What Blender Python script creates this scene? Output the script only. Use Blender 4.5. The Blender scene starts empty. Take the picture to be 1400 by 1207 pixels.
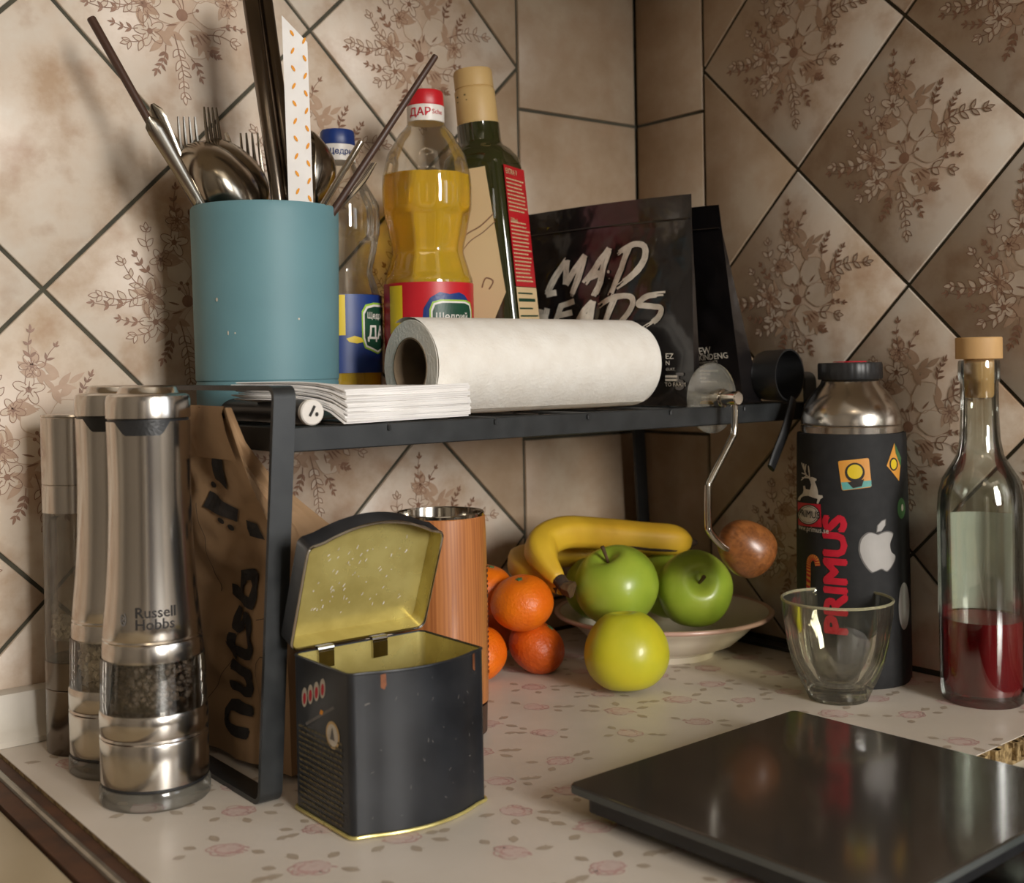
import bpy, bmesh, math, random
import numpy as np
from mathutils import Vector, Matrix, noise as mnoise
R = math.radians
SC = bpy.context.scene
COL = SC.collection

# ------------------------------------------------------------------ camera
W, H = 1400.0, 1207.0
FPX, CX, CY = 1629.29, 692.69, 516.85
PITCH, YAW, ROLL = -0.00973, 0.66618, -0.01748
CAM = np.array([-0.8304, -0.8432, 0.2462])
_fw = np.array([math.cos(PITCH)*math.sin(YAW), math.cos(PITCH)*math.cos(YAW), math.sin(PITCH)])
_r0 = np.array([math.cos(YAW), -math.sin(YAW), 0.0]); _u0 = np.cross(_r0, _fw)
_r = math.cos(ROLL)*_r0 + math.sin(ROLL)*_u0
_u = -math.sin(ROLL)*_r0 + math.cos(ROLL)*_u0
cd = bpy.data.cameras.new('camera'); cam = bpy.data.objects.new('camera', cd); COL.objects.link(cam)
cd.sensor_fit = 'HORIZONTAL'; cd.sensor_width = 36.0; cd.lens = 36.0*FPX/W
cd.shift_x = (W/2-CX)/W; cd.shift_y = (CY-H/2)/W
cd.clip_start = 0.02; cd.clip_end = 50
cam.matrix_world = Matrix(((_r[0], _u[0], -_fw[0], CAM[0]), (_r[1], _u[1], -_fw[1], CAM[1]), (_r[2], _u[2], -_fw[2], CAM[2]), (0, 0, 0, 1)))
cd.dof.use_dof = True; cd.dof.focus_distance = 0.80; cd.dof.aperture_fstop = 9.0
SC.camera = cam

# ------------------------------------------------------------------ world, window light, exposure
wd = bpy.data.worlds.new('world'); SC.world = wd; wd.use_nodes = True
wb = wd.node_tree.nodes['Background']; wb.inputs[0].default_value = (0.55, 0.68, 0.9, 1); wb.inputs[1].default_value = 1.0
def area(name, loc, rot, sx, sy, power, color):
    l = bpy.data.lights.new(name, 'AREA'); l.shape = 'RECTANGLE'; l.size = sx; l.size_y = sy
    l.energy = power; l.color = color
    o = bpy.data.objects.new(name, l); COL.objects.link(o); o.location = loc; o.rotation_euler = rot
    return o
# daylight entering by the kitchen window in the back wall (behind the viewer) and a second one in the right wall
WIN = (-2.15, -1.05, 0.18, 1.42)          # y0 y1 z0 z1 of the opening
area('window_daylight', (0.10, (WIN[0]+WIN[1])/2, (WIN[2]+WIN[3])/2), (0, R(90), 0), WIN[3]-WIN[2], WIN[1]-WIN[0], 13.0, (0.88, 0.94, 1.0))
WB = (-0.98, -0.26, 0.32, 1.36)           # x0 x1 z0 z1 of the opening in the back wall
area('back_window_daylight', ((WB[0]+WB[1])/2, -3.10, (WB[2]+WB[3])/2), (R(90), 0, 0), WB[1]-WB[0], WB[3]-WB[2], 96.0, (1.0, 0.965, 0.91))
# warm fill added for the ambient light, unseen behind the viewer
area('ambient_fill_light', (-1.5, -1.7, 1.60), (0, 0, 0), 0.35, 0.35, 1.2, (1.0, 0.78, 0.52))
vs = SC.view_settings; vs.view_transform = 'Standard'; vs.look = 'None'; vs.gamma = 1.0; vs.use_curve_mapping = False
vs.exposure = 0.0
SC.cycles.transparent_max_bounces = 24

# ------------------------------------------------------------------ pixel helpers
def ray(x, y):
    return CAM, _fw + _r*(x-CX)/FPX + _u*(CY-y)/FPX
def onz(x, y, z=0.0):
    C, d = ray(x, y); return C + d*((z-C[2])/d[2])
def ony(x, y, Y):
    C, d = ray(x, y); return C + d*((Y-C[1])/d[1])
def atdepth(x, y, dep):
    C, d = ray(x, y); return C + d*dep          # dep measured along the optical axis
def onplane(x, y, P, n):
    C, d = ray(x, y); return C + d*(np.dot(P-C, n)/np.dot(d, n))
def oncyl(x, y, c, r):
    C, d = ray(x, y); o = C[:2]-np.array(c[:2]); a = d[0]**2+d[1]**2; b = 2*(o@d[:2]); q = o@o-r*r
    disc = max(b*b-4*a*q, 0.0); t = (-b-math.sqrt(disc))/(2*a); return C + d*t
def facing(x, y):
    return math.atan2(CAM[1]-y, CAM[0]-x)

# ------------------------------------------------------------------ materials
def srgb(r, g, b):
    f = lambda c: (c/255/12.92 if c/255 <= 0.04045 else ((c/255+0.055)/1.055)**2.4)
    return (f(r), f(g), f(b), 1.0)
def newmat(name):
    m = bpy.data.materials.new(name); m.use_nodes = True
    nt = m.node_tree; return m, nt, nt.nodes, nt.links, nt.nodes['Principled BSDF']
def pm(name, c1, c2=None, scale=20, rough=0.5, metal=0.0, bump=0.0, bscale=None, stretch=None, detail=4, spec=None, coat=0.0, trans=0.0, ior=None, rvar=0.0, sss=0.0, lo=0.35, hi=0.65):
    m, nt, N, L, P = newmat(name)
    c2 = c2 or c1
    tc = N.new('ShaderNodeTexCoord'); mp = N.new('ShaderNodeMapping'); L.new(tc.outputs['Object'], mp.inputs[0])
    if stretch: mp.inputs['Scale'].default_value = stretch
    nz = N.new('ShaderNodeTexNoise'); nz.inputs['Scale'].default_value = scale; nz.inputs['Detail'].default_value = detail
    L.new(mp.outputs[0], nz.inputs['Vector'])
    rp = N.new('ShaderNodeValToRGB'); rp.color_ramp.elements[0].position = lo; rp.color_ramp.elements[1].position = hi
    rp.color_ramp.elements[0].color = c1; rp.color_ramp.elements[1].color = c2
    L.new(nz.outputs['Fac'], rp.inputs[0]); L.new(rp.outputs[0], P.inputs['Base Color'])
    P.inputs['Roughness'].default_value = rough; P.inputs['Metallic'].default_value = metal
    if spec is not None: P.inputs['Specular IOR Level'].default_value = spec
    if coat: P.inputs['Coat Weight'].default_value = coat; P.inputs['Coat Roughness'].default_value = 0.08
    if trans: P.inputs['Transmission Weight'].default_value = trans
    if ior: P.inputs['IOR'].default_value = ior
    if sss: P.inputs['Subsurface Weight'].default_value = sss; P.inputs['Subsurface Radius'].default_value = (0.004, 0.002, 0.001)
    if rvar:
        mr = N.new('ShaderNodeMapRange'); mr.inputs[3].default_value = max(rough-rvar, 0.02); mr.inputs[4].default_value = rough+rvar
        L.new(nz.outputs['Fac'], mr.inputs[0]); L.new(mr.outputs[0], P.inputs['Roughness'])
    if bump:
        n2 = N.new('ShaderNodeTexNoise'); n2.inputs['Scale'].default_value = bscale or scale*4; n2.inputs['Detail'].default_value = 3
        L.new(mp.outputs[0], n2.inputs['Vector'])
        bp = N.new('ShaderNodeBump'); bp.inputs['Strength'].default_value = 1.0; bp.inputs['Distance'].default_value = bump
        L.new(n2.outputs['Fac'], bp.inputs['Height']); L.new(bp.outputs[0], P.inputs['Normal'])
    return m
def thin_clear(name, tint, gloss_rough=0.03, dirt=0.0, base=0.06):
    """thin clear wall: mostly see-through, mirror-like at grazing angles"""
    m, nt, N, L, P = newmat(name); out = N['Material Output']; N.remove(P)
    tr = N.new('ShaderNodeBsdfTransparent'); tr.inputs[0].default_value = tint
    gl = N.new('ShaderNodeBsdfGlossy'); gl.inputs['Roughness'].default_value = gloss_rough; gl.inputs[0].default_value = (0.9, 0.9, 0.9, 1)
    fr = N.new('ShaderNodeLayerWeight'); fr.inputs[0].default_value = 0.25
    mr = N.new('ShaderNodeMapRange'); mr.inputs[3].default_value = base; mr.inputs[4].default_value = 0.85
    L.new(fr.outputs['Fresnel'], mr.inputs[0])
    mx = N.new('ShaderNodeMixShader'); L.new(mr.outputs[0], mx.inputs[0]); L.new(tr.outputs[0], mx.inputs[1]); L.new(gl.outputs[0], mx.inputs[2])
    last = mx
    if dirt:
        df = N.new('ShaderNodeBsdfDiffuse'); df.inputs[0].default_value = (0.6, 0.58, 0.5, 1)
        nz = N.new('ShaderNodeTexNoise'); nz.inputs['Scale'].default_value = 60
        tc = N.new('ShaderNodeTexCoord'); L.new(tc.outputs['Object'], nz.inputs['Vector'])
        ml = N.new('ShaderNodeMath'); ml.operation = 'MULTIPLY'; ml.inputs[1].default_value = dirt*2; L.new(nz.outputs['Fac'], ml.inputs[0])
        m2 = N.new('ShaderNodeMixShader'); L.new(ml.outputs[0], m2.inputs[0]); L.new(mx.outputs[0], m2.inputs[1]); L.new(df.outputs[0], m2.inputs[2]); last = m2
    L.new(last.outputs[0], out.inputs[0]); return m
def wood(name, c1, c2, scale=60, stretch=(1, 1, 0.08), rough=0.4, coat=0.2, wmix=0.18):
    m, nt, N, L, P = newmat(name)
    tc = N.new('ShaderNodeTexCoord'); mp = N.new('ShaderNodeMapping'); mp.inputs['Scale'].default_value = stretch; L.new(tc.outputs['Object'], mp.inputs[0])
    nz = N.new('ShaderNodeTexNoise'); nz.inputs['Scale'].default_value = scale; nz.inputs['Detail'].default_value = 6; nz.inputs['Distortion'].default_value = 0.6
    L.new(mp.outputs[0], nz.inputs['Vector'])
    wv = N.new('ShaderNodeTexWave'); wv.inputs['Scale'].default_value = scale*0.9; wv.inputs['Distortion'].default_value = 5; wv.inputs['Detail'].default_value = 3; wv.inputs['Detail Scale'].default_value = 1.0
    L.new(mp.outputs[0], wv.inputs['Vector'])
    mx = N.new('ShaderNodeMix'); mx.inputs[0].default_value = wmix; L.new(nz.outputs['Fac'], mx.inputs[2]); L.new(wv.outputs['Fac'], mx.inputs[3])
    rp = N.new('ShaderNodeValToRGB'); rp.color_ramp.elements[0].position = 0.25; rp.color_ramp.elements[1].position = 0.6
    rp.color_ramp.elements[0].color = c1; rp.color_ramp.elements[1].color = c2
    L.new(mx.outputs[0], rp.inputs[0]); L.new(rp.outputs[0], P.inputs['Base Color'])
    P.inputs['Roughness'].default_value = rough; P.inputs['Coat Weight'].default_value = coat; P.inputs['Coat Roughness'].default_value = 0.25
    return m

def tile_material(name, flowered, wash=True):
    m, nt, N, L, P = newmat(name)
    tc = N.new('ShaderNodeTexCoord'); oi = N.new('ShaderNodeObjectInfo')
    ad = N.new('ShaderNodeVectorMath'); ad.operation = 'ADD'
    sc = N.new('ShaderNodeVectorMath'); sc.operation = 'SCALE'; sc.inputs['Scale'].default_value = 3.0
    cmb = N.new('ShaderNodeCombineXYZ')
    for k in range(3): L.new(oi.outputs['Random'], cmb.inputs[k])
    L.new(cmb.outputs[0], sc.inputs[0]); L.new(tc.outputs['Object'], ad.inputs[0]); L.new(sc.outputs[0], ad.inputs[1])
    n1 = N.new('ShaderNodeTexNoise'); n1.inputs['Scale'].default_value = 16; n1.inputs['Detail'].default_value = 6; n1.inputs['Roughness'].default_value = 0.62
    n2 = N.new('ShaderNodeTexNoise'); n2.inputs['Scale'].default_value = 34; n2.inputs['Detail'].default_value = 5
    L.new(ad.outputs[0], n1.inputs['Vector']); L.new(ad.outputs[0], n2.inputs['Vector'])
    r1 = N.new('ShaderNodeValToRGB'); e = r1.color_ramp.elements
    e[0].position = 0.33; e[0].color = srgb(212, 202, 188); e[1].position = 0.68; e[1].color = srgb(180, 154, 128)
    if not flowered: e[0].color = srgb(182, 164, 142); e[1].color = srgb(160, 136, 110)
    x = e.new(0.5); x.color = srgb(206, 190, 172) if flowered else srgb(172, 150, 126)
    L.new(n1.outputs['Fac'], r1.inputs[0])
    r2 = N.new('ShaderNodeValToRGB'); r2.color_ramp.elements[0].position = 0.52; r2.color_ramp.elements[1].position = 0.72
    L.new(n2.outputs['Fac'], r2.inputs[0])
    mx = N.new('ShaderNodeMix'); mx.data_type = 'RGBA'; mx.inputs[7].default_value = srgb(166, 132, 104)
    ml = N.new('ShaderNodeMath'); ml.operation = 'MULTIPLY'; ml.inputs[1].default_value = 0.62 if flowered else 0.25
    L.new(r2.outputs[0], ml.inputs[0]); L.new(ml.outputs[0], mx.inputs[0]); L.new(r1.outputs[0], mx.inputs[6])
    colour = mx.outputs[2]
    if flowered and wash:                # brownish watercolour wash printed around the bouquet
        ln = N.new('ShaderNodeVectorMath'); ln.operation = 'LENGTH'; L.new(tc.outputs['Object'], ln.inputs[0])
        a = N.new('ShaderNodeMath'); a.operation = 'MULTIPLY_ADD'; a.inputs[1].default_value = 0.09; L.new(n1.outputs['Fac'], a.inputs[0]); L.new(ln.outputs['Value'], a.inputs[2])
        mr = N.new('ShaderNodeMapRange'); mr.inputs[1].default_value = 0.045; mr.inputs[2].default_value = 0.115; mr.inputs[3].default_value = 0.55; mr.inputs[4].default_value = 0.0
        L.new(a.outputs[0], mr.inputs[0])
        m2 = N.new('ShaderNodeMix'); m2.data_type = 'RGBA'; m2.inputs[7].default_value = srgb(184, 150, 122)
        L.new(mr.outputs[0], m2.inputs[0]); L.new(colour, m2.inputs[6]); colour = m2.outputs[2]
    L.new(colour, P.inputs['Base Color'])
    P.inputs['Roughness'].default_value = 0.38; P.inputs['Specular IOR Level'].default_value = 0.35
    bp = N.new('ShaderNodeBump'); bp.inputs['Distance'].default_value = 0.0006; bp.inputs['Strength'].default_value = 0.6
    L.new(n1.outputs['Fac'], bp.inputs['Height']); L.new(bp.outputs[0], P.inputs['Normal'])
    return m

M = {}
M['tile'] = tile_material('glazed flowered tile', True)
M['tile_plain'] = tile_material('glazed plain tile', False)
M['tile_pale'] = tile_material('glazed pale tile', True, False)
M['grout'] = pm('dark grout', srgb(62, 60, 50), srgb(78, 74, 60), 60, 0.9)
M['print_dark'] = pm('printed brown line', srgb(126, 92, 72), srgb(146, 110, 88), 90, 0.4)
M['print_mid'] = pm('printed brown wash', srgb(168, 138, 114), srgb(182, 154, 130), 60, 0.4)
M['print_pale'] = pm('printed pale petal', srgb(206, 190, 172), srgb(196, 176, 154), 40, 0.4)
M['laminate'] = pm('off white laminate', srgb(216, 206, 194), srgb(204, 194, 180), 9, 0.42, bump=0.00005, bscale=900, rvar=0.06)
M['rose_pink'] = pm('printed rose pink', srgb(202, 166, 160), srgb(194, 156, 150), 60, 0.42)
M['rose_wash'] = pm('printed rose wash', srgb(212, 192, 184), srgb(206, 184, 176), 300, 0.42)
M['rose_leaf'] = pm('printed leaf taupe', srgb(182, 168, 150), srgb(174, 158, 140), 60, 0.42)
M['chipboard'] = pm('raw chipboard', srgb(176, 150, 104), srgb(112, 90, 56), 260, 0.95, bump=0.0012, bscale=320)
M['plaster'] = pm('painted plaster', srgb(146, 136, 122), srgb(138, 128, 114), 4, 0.9)
M['ceiling'] = pm('white ceiling', srgb(190, 180, 164), srgb(184, 174, 158), 4, 0.9)
M['floor'] = pm('brown linoleum', srgb(120, 88, 60), srgb(104, 74, 50), 14, 0.5)
M['white_plastic'] = pm('white plastic', srgb(206, 198, 186), srgb(196, 188, 174), 30, 0.4)
def brushed(name, c1, c2, rough, aniso):
    m = pm(name, c1, c2, 14, rough, 1.0, detail=2); nt = m.node_tree; P = nt.nodes['Principled BSDF']
    tg = nt.nodes.new('ShaderNodeTangent'); tg.direction_type = 'RADIAL'; tg.axis = 'Z'; nt.links.new(tg.outputs[0], P.inputs['Tangent'])
    P.inputs['Anisotropic'].default_value = aniso; return m
M['steel'] = brushed('brushed steel', srgb(206, 200, 192), srgb(198, 192, 184), 0.18, 0.55)
M['steel_dark'] = brushed('dark brushed steel', srgb(122, 112, 102), srgb(106, 98, 90), 0.22, 0.5)
M['cutlery'] = pm('polished cutlery steel', srgb(172, 164, 150), srgb(150, 142, 130), 40, 0.2, 1.0)
M['chrome'] = pm('polished steel', srgb(200, 194, 184), srgb(190, 184, 172), 40, 0.12, 1.0)
M['black_metal'] = pm('black powder coated steel', srgb(34, 36, 37), srgb(44, 46, 47), 60, 0.42, 0.0, bump=0.00004, bscale=800, spec=0.55, rvar=0.08)
M['black_plastic'] = pm('black plastic', srgb(30, 30, 31), srgb(38, 38, 39), 80, 0.4)
M['black_matte'] = pm('black rubber sleeve', srgb(24, 24, 25), srgb(32, 32, 33), 120, 0.75, bump=0.00004, bscale=1500)
M['print_black'] = pm('black print', srgb(32, 28, 26), srgb(44, 38, 34), 200, 0.7)
M['print_white'] = pm('white print', srgb(206, 198, 184), srgb(190, 182, 168), 200, 0.6)
M['print_grey'] = pm('grey print', srgb(110, 106, 102), srgb(96, 92, 90), 200, 0.6)
M['print_red'] = pm('red print', srgb(196, 22, 48), srgb(184, 18, 42), 200, 0.55)
M['print_gold'] = pm('faded gold print', srgb(98, 86, 50), srgb(82, 72, 42), 200, 0.5)
M['clear'] = thin_clear('thin clear acrylic', (0.96, 0.95, 0.92, 1))
M['clear_frost'] = thin_clear('scratched clear plastic', (0.86, 0.85, 0.82, 1), 0.12, 0.09)
M['pet'] = thin_clear('clear bottle plastic', (0.965, 0.955, 0.92, 1), 0.04, 0.02)
M['glass'] = pm('clear glass', (0.97, 0.99, 0.96, 1), (0.97, 0.99, 0.96, 1), 5, 0.0, trans=1.0, ior=1.46)
M['glass_thin'] = thin_clear('bottle glass', (0.93, 0.95, 0.92, 1), 0.02, 0.0, 0.07)
M['glass_dark'] = pm('dark olive glass', srgb(44, 46, 20), srgb(36, 38, 16), 8, 0.06, spec=0.6, coat=0.4)
M['oil'] = pm('golden oil', (1.0, 0.70, 0.025, 1), (1.0, 0.66, 0.02, 1), 6, 0.03, trans=0.62, ior=1.15)
M['wine'] = pm('red liquid', (0.46, 0.03, 0.035, 1), (0.38, 0.02, 0.03, 1), 6, 0.05, trans=0.55, ior=1.2)
M['salt'] = pm('salt crystals', srgb(238, 232, 222), srgb(214, 206, 196), 500, 0.5)
M['pepper'] = pm('peppercorns', srgb(52, 44, 40), srgb(88, 74, 62), 180, 0.7)
M['teal'] = pm('teal ceramic', srgb(98, 138, 146), srgb(92, 130, 138), 12, 0.55, bump=0.00012, bscale=70)
M['kraft'] = pm('brown kraft paper', srgb(156, 124, 90), srgb(142, 112, 80), 14, 0.8, bump=0.0004, bscale=60)
M['paper'] = pm('white tissue paper', srgb(236, 232, 224), srgb(228, 222, 212), 60, 0.9, bump=0.0005, bscale=420)
M['napkin'] = pm('white napkin paper', srgb(238, 235, 232), srgb(228, 224, 220), 30, 0.9)
M['card'] = pm('grey cardboard', srgb(128, 110, 88), srgb(112, 96, 76), 40, 0.9)
M['foil_black'] = pm('glossy black foil', srgb(20, 18, 19), srgb(28, 25, 25), 20, 0.2, bump=0.003, bscale=22, spec=0.8)
M['gold_tin'] = pm('golden lacquered tin', srgb(206, 192, 122), srgb(182, 166, 98), 45, 0.28, 0.4, rvar=0.08)
M['black_tin'] = pm('scuffed black painted tin', srgb(24, 26, 30), srgb(36, 38, 42), 30, 0.34, 0.1, rvar=0.1, spec=0.6)
M['rust'] = pm('worn copper edge', srgb(150, 92, 58), srgb(110, 66, 42), 90, 0.5, 0.4)
M['grinder_wood'] = wood('cherry wood', srgb(146, 84, 44), srgb(182, 116, 64), 150, (1, 1, 0.045), 0.38, 0.25)
M['knob_wood'] = wood('oiled oak', srgb(104, 60, 28), srgb(152, 94, 48), 260, (0.08, 1, 1), 0.35, 0.35)
M['cork'] = pm('pale stopper wood', srgb(206, 166, 112), srgb(190, 148, 96), 50, 0.6, stretch=(1, 1, 0.2))
M['dark_wood'] = pm('dark wood', srgb(58, 38, 30), srgb(76, 52, 40), 40, 0.45, stretch=(1, 1, 0.1))
M['apple_yellow'] = pm('yellow green apple skin', srgb(204, 194, 44), srgb(186, 184, 40), 26, 0.36, detail=5, coat=0.15, sss=0.06)
M['apple_green'] = pm('green apple skin', srgb(164, 182, 62), srgb(140, 166, 50), 24, 0.34, detail=5, coat=0.15, sss=0.06)
M['orange'] = pm('tangerine peel', srgb(238, 122, 16), srgb(226, 104, 10), 30, 0.4, bump=0.0006, bscale=420, sss=0.08)
M['orange_old'] = pm('dull tangerine peel', srgb(214, 96, 18), srgb(186, 76, 14), 30, 0.42, bump=0.001, bscale=300, sss=0.05)
M['banana'] = pm('banana skin', srgb(220, 180, 48), srgb(204, 158, 40), 22, 0.5, detail=6, sss=0.05)
M['banana_dark'] = pm('banana brown end', srgb(44, 32, 22), srgb(66, 48, 32), 120, 0.8)
M['stem'] = pm('woody stem', srgb(70, 50, 28), srgb(94, 70, 40), 200, 0.8)
M['porcelain'] = pm('cream porcelain', srgb(226, 216, 196), srgb(220, 208, 188), 6, 0.22, coat=0.3)
M['porcelain_rim'] = pm('pink porcelain rim', srgb(206, 170, 152), srgb(196, 158, 142), 20, 0.25, coat=0.3)
M['scale_glass'] = pm('black tempered glass', srgb(62, 55, 48), srgb(54, 48, 42), 5, 0.13, spec=0.6, coat=0.25)  # brown veil of reflected wall and dust put into the black base colour
M['scale_edge'] = pm('polished glass edge', srgb(84, 86, 84), srgb(70, 74, 72), 30, 0.25)
M['hob_glass'] = pm('black hob glass', srgb(14, 13, 13), srgb(18, 17, 16), 5, 0.16, spec=0.3)
M['enamel'] = pm('cream enamel', srgb(196, 180, 150), srgb(176, 158, 126), 7, 0.3)
M['rusty'] = pm('greasy brown gap', srgb(58, 36, 24), srgb(88, 54, 32), 40, 0.6)
M['trim_steel'] = pm('worn steel strip', srgb(170, 168, 160), srgb(140, 136, 126), 40, 0.3, 0.9)
M['cabinet'] = pm('cream cabinet front', srgb(196, 184, 162), srgb(190, 178, 154), 8, 0.5)
M['label_blue'] = pm('blue label', srgb(24, 56, 122), srgb(18, 44, 104), 30, 0.4)
M['label_red'] = pm('red label', srgb(196, 30, 40), srgb(180, 24, 34), 30, 0.4)
M['label_green'] = pm('dark green label', srgb(22, 70, 50), srgb(18, 60, 42), 30, 0.4)
M['label_lime'] = pm('lime border', srgb(150, 190, 60), srgb(140, 180, 54), 30, 0.4)
M['label_yellow'] = pm('yellow label', srgb(226, 196, 40), srgb(216, 186, 34), 30, 0.45)
M['label_cream'] = pm('cream paper label', srgb(218, 192, 148), srgb(210, 182, 138), 12, 0.7)
M['cap_white'] = pm('white cap plastic', srgb(224, 218, 210), srgb(216, 210, 202), 30, 0.4)
M['cap_tan'] = pm('tan stopper', srgb(200, 168, 112), srgb(190, 156, 100), 30, 0.5)
M['sticker_orange'] = pm('orange sticker', srgb(222, 156, 66), srgb(212, 144, 56), 60, 0.5)
M['sticker_teal'] = pm('teal sticker', srgb(96, 168, 160), srgb(90, 158, 150), 60, 0.5)
M['sticker_silver'] = pm('silver grey sticker', srgb(176, 172, 168), srgb(168, 164, 160), 60, 0.45)
M['sticker_green'] = pm('green sticker', srgb(70, 110, 66), srgb(60, 100, 58), 60, 0.5)
M['dash_orange'] = pm('orange dash print', srgb(232, 154, 30), srgb(222, 142, 24), 60, 0.6)

# ------------------------------------------------------------------ mesh helpers
def mesh(name, V, F, mats, parent=None, smooth=True, loc=None, rot=None, fm=None, angle=35):
    me = bpy.data.meshes.new(name)
    me.from_pydata([tuple(map(float, v)) for v in V], [], [tuple(map(int, f)) for f in F])
    if not isinstance(mats, (list, tuple)): mats = [mats]
    for m in mats: me.materials.append(m)
    if fm is not None: me.polygons.foreach_set('material_index', [int(i) for i in fm])
    bm = bmesh.new(); bm.from_mesh(me); bmesh.ops.recalc_face_normals(bm, faces=bm.faces); bm.to_mesh(me); bm.free()
    if smooth:
        me.polygons.foreach_set('use_smooth', [True]*len(me.polygons)); me.set_sharp_from_angle(angle=R(angle))
    me.update()
    return place(name, me, parent, loc, rot)
def place(name, me, parent=None, loc=None, rot=None):
    o = bpy.data.objects.new(name, me); COL.objects.link(o)
    if parent is not None: o.parent = parent
    if loc is not None: o.location = loc
    if rot is not None: o.rotation_euler = rot
    return o
def tag(o, label=None, cat=None, group=None, kind=None):
    if label: o['label'] = label
    if cat: o['category'] = cat
    if group: o['group'] = group
    if kind: o['kind'] = kind
    return o
def thing(name, label, cat, loc=(0, 0, 0), rot=(0, 0, 0), group=None):
    o = bpy.data.objects.new(name, None); o.empty_display_size = 0.02; COL.objects.link(o)
    o.location = loc; o.rotation_euler = rot
    return tag(o, label, cat, group)
class G:
    """collects geometry"""
    def __init__(s): s.V = []; s.F = []; s.m = []
    def add(s, V, F, mi=0):
        b = len(s.V); s.V += [tuple(v) for v in V]; s.F += [tuple(i+b for i in f) for f in F]; s.m += [mi]*len(F); return s
    def lathe(s, prof, n=48, mi=0, mod=None, cap0=True, cap1=True):
        V = []; F = []
        for i, (r, z) in enumerate(prof):
            for k in range(n):
                a = 2*math.pi*k/n; rr = r*(mod(a, i, r, z) if mod else 1.0); V.append((rr*math.cos(a), rr*math.sin(a), z))
        for i in range(len(prof)-1):
            for k in range(n):
                F.append((i*n+k, i*n+(k+1) % n, (i+1)*n+(k+1) % n, (i+1)*n+k))
        if cap0 and prof[0][0] > 1e-6: F.append(tuple(range(n))[::-1])
        if cap1 and prof[-1][0] > 1e-6: F.append(tuple((len(prof)-1)*n+k for k in range(n)))
        return s.add(V, F, mi)
    def tube(s, pts, rad, n=10, mi=0, sx=1.0, sy=1.0, up=(0, 0, 1), closed=False, sec=None):
        P = [Vector(p) for p in pts]; V = []; F = []; m = len(P)
        prev = Vector(up)
        for i, p in enumerate(P):
            if closed: t = P[(i+1) % m]-P[i-1]
            else: t = P[min(i+1, m-1)]-P[max(i-1, 0)]
            t.normalize()
            b = t.cross(prev)
            if b.length < 1e-5: b = t.cross(Vector((0.3, 1, 0.2)))
            b.normalize(); nrm = b.cross(t).normalized(); prev = nrm
            r = rad(i/(m-1)) if callable(rad) else (rad[i] if isinstance(rad, (list, tuple)) else rad)
            for k in range(n):
                a = 2*math.pi*k/n; q = sec(a) if sec else 1.0
                V.append(p + b*(math.cos(a)*r*sx*q) + nrm*(math.sin(a)*r*sy*q))
        rng = m if closed else m-1
        for i in range(rng):
            j = (i+1) % m
            for k in range(n): F.append((i*n+k, i*n+(k+1) % n, j*n+(k+1) % n, j*n+k))
        if not closed: F.append(tuple(range(n))[::-1]); F.append(tuple((m-1)*n+k for k in range(n)))
        return s.add(V, F, mi)
    def box(s, x0, x1, y0, y1, z0, z1, mi=0):
        V = [(x, y, z) for z in (z0, z1) for y in (y0, y1) for x in (x0, x1)]
        return s.add(V, [(0, 2, 3, 1), (4, 5, 7, 6), (0, 1, 5, 4), (2, 6, 7, 3), (0, 4, 6, 2), (1, 3, 7, 5)], mi)
    def prism(s, poly, z0, z1, ch=0.0, mi=0):
        """vertical prism over a 2-D outline, with a chamfer at the top"""
        n = len(poly); cx = sum(p[0] for p in poly)/n; cy = sum(p[1] for p in poly)/n
        def inset(d):
            o = []
            for i in range(n):
                a, b, c = Vector(poly[i-1]), Vector(poly[i]), Vector(poly[(i+1) % n])
                e1 = (b-a).normalized(); e2 = (c-b).normalized(); n1 = Vector((-e1.y, e1.x)); n2 = Vector((-e2.y, e2.x))
                q = (n1+n2); q = q/max(q.dot(n1), 0.3)
                if area2 < 0: q = -q
                o.append((b.x+q.x*d, b.y+q.y*d))
            return o
        area2 = sum(poly[i-1][0]*poly[i][1]-poly[i][0]*poly[i-1][1] for i in range(n))
        rings = [[(x, y, z0) for x, y in poly]]
        if ch: rings += [[(x, y, z1-ch) for x, y in poly], [(x, y, z1) for x, y in inset(ch)]]
        else: rings += [[(x, y, z1) for x, y in poly]]
        V = [v for r in rings for v in r]; F = []
        for i in range(len(rings)-1):
            for k in range(n): F.append((i*n+k, i*n+(k+1) % n, (i+1)*n+(k+1) % n, (i+1)*n+k))
        F.append(tuple(range(n))[::-1]); F.append(tuple((len(rings)-1)*n+k for k in range(n)))
        return s.add(V, F, mi)
    def map(s, f): s.V = [tuple(f(*v)) for v in s.V]; return s
    def obj(s, name, mats, parent=None, smooth=True, loc=None, rot=None, angle=35):
        return mesh(name, s.V, s.F, mats, parent, smooth, loc, rot, s.m, angle)
def rbox(name, sx, sy, sz, bev, mat, parent=None, loc=(0, 0, 0), rot=None, seg=2):
    bm = bmesh.new(); bmesh.ops.create_cube(bm, size=1.0)
    for v in bm.verts: v.co = Vector((v.co.x*sx, v.co.y*sy, v.co.z*sz))
    if bev: bmesh.ops.bevel(bm, geom=list(bm.edges), offset=bev, segments=seg, affect='EDGES', profile=0.5)
    me = bpy.data.meshes.new(name); bm.to_mesh(me); bm.free(); me.materials.append(mat)
    me.polygons.foreach_set('use_smooth', [True]*len(me.polygons)); me.set_sharp_from_angle(angle=R(40))
    return place(name, me, parent, loc, rot)
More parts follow.
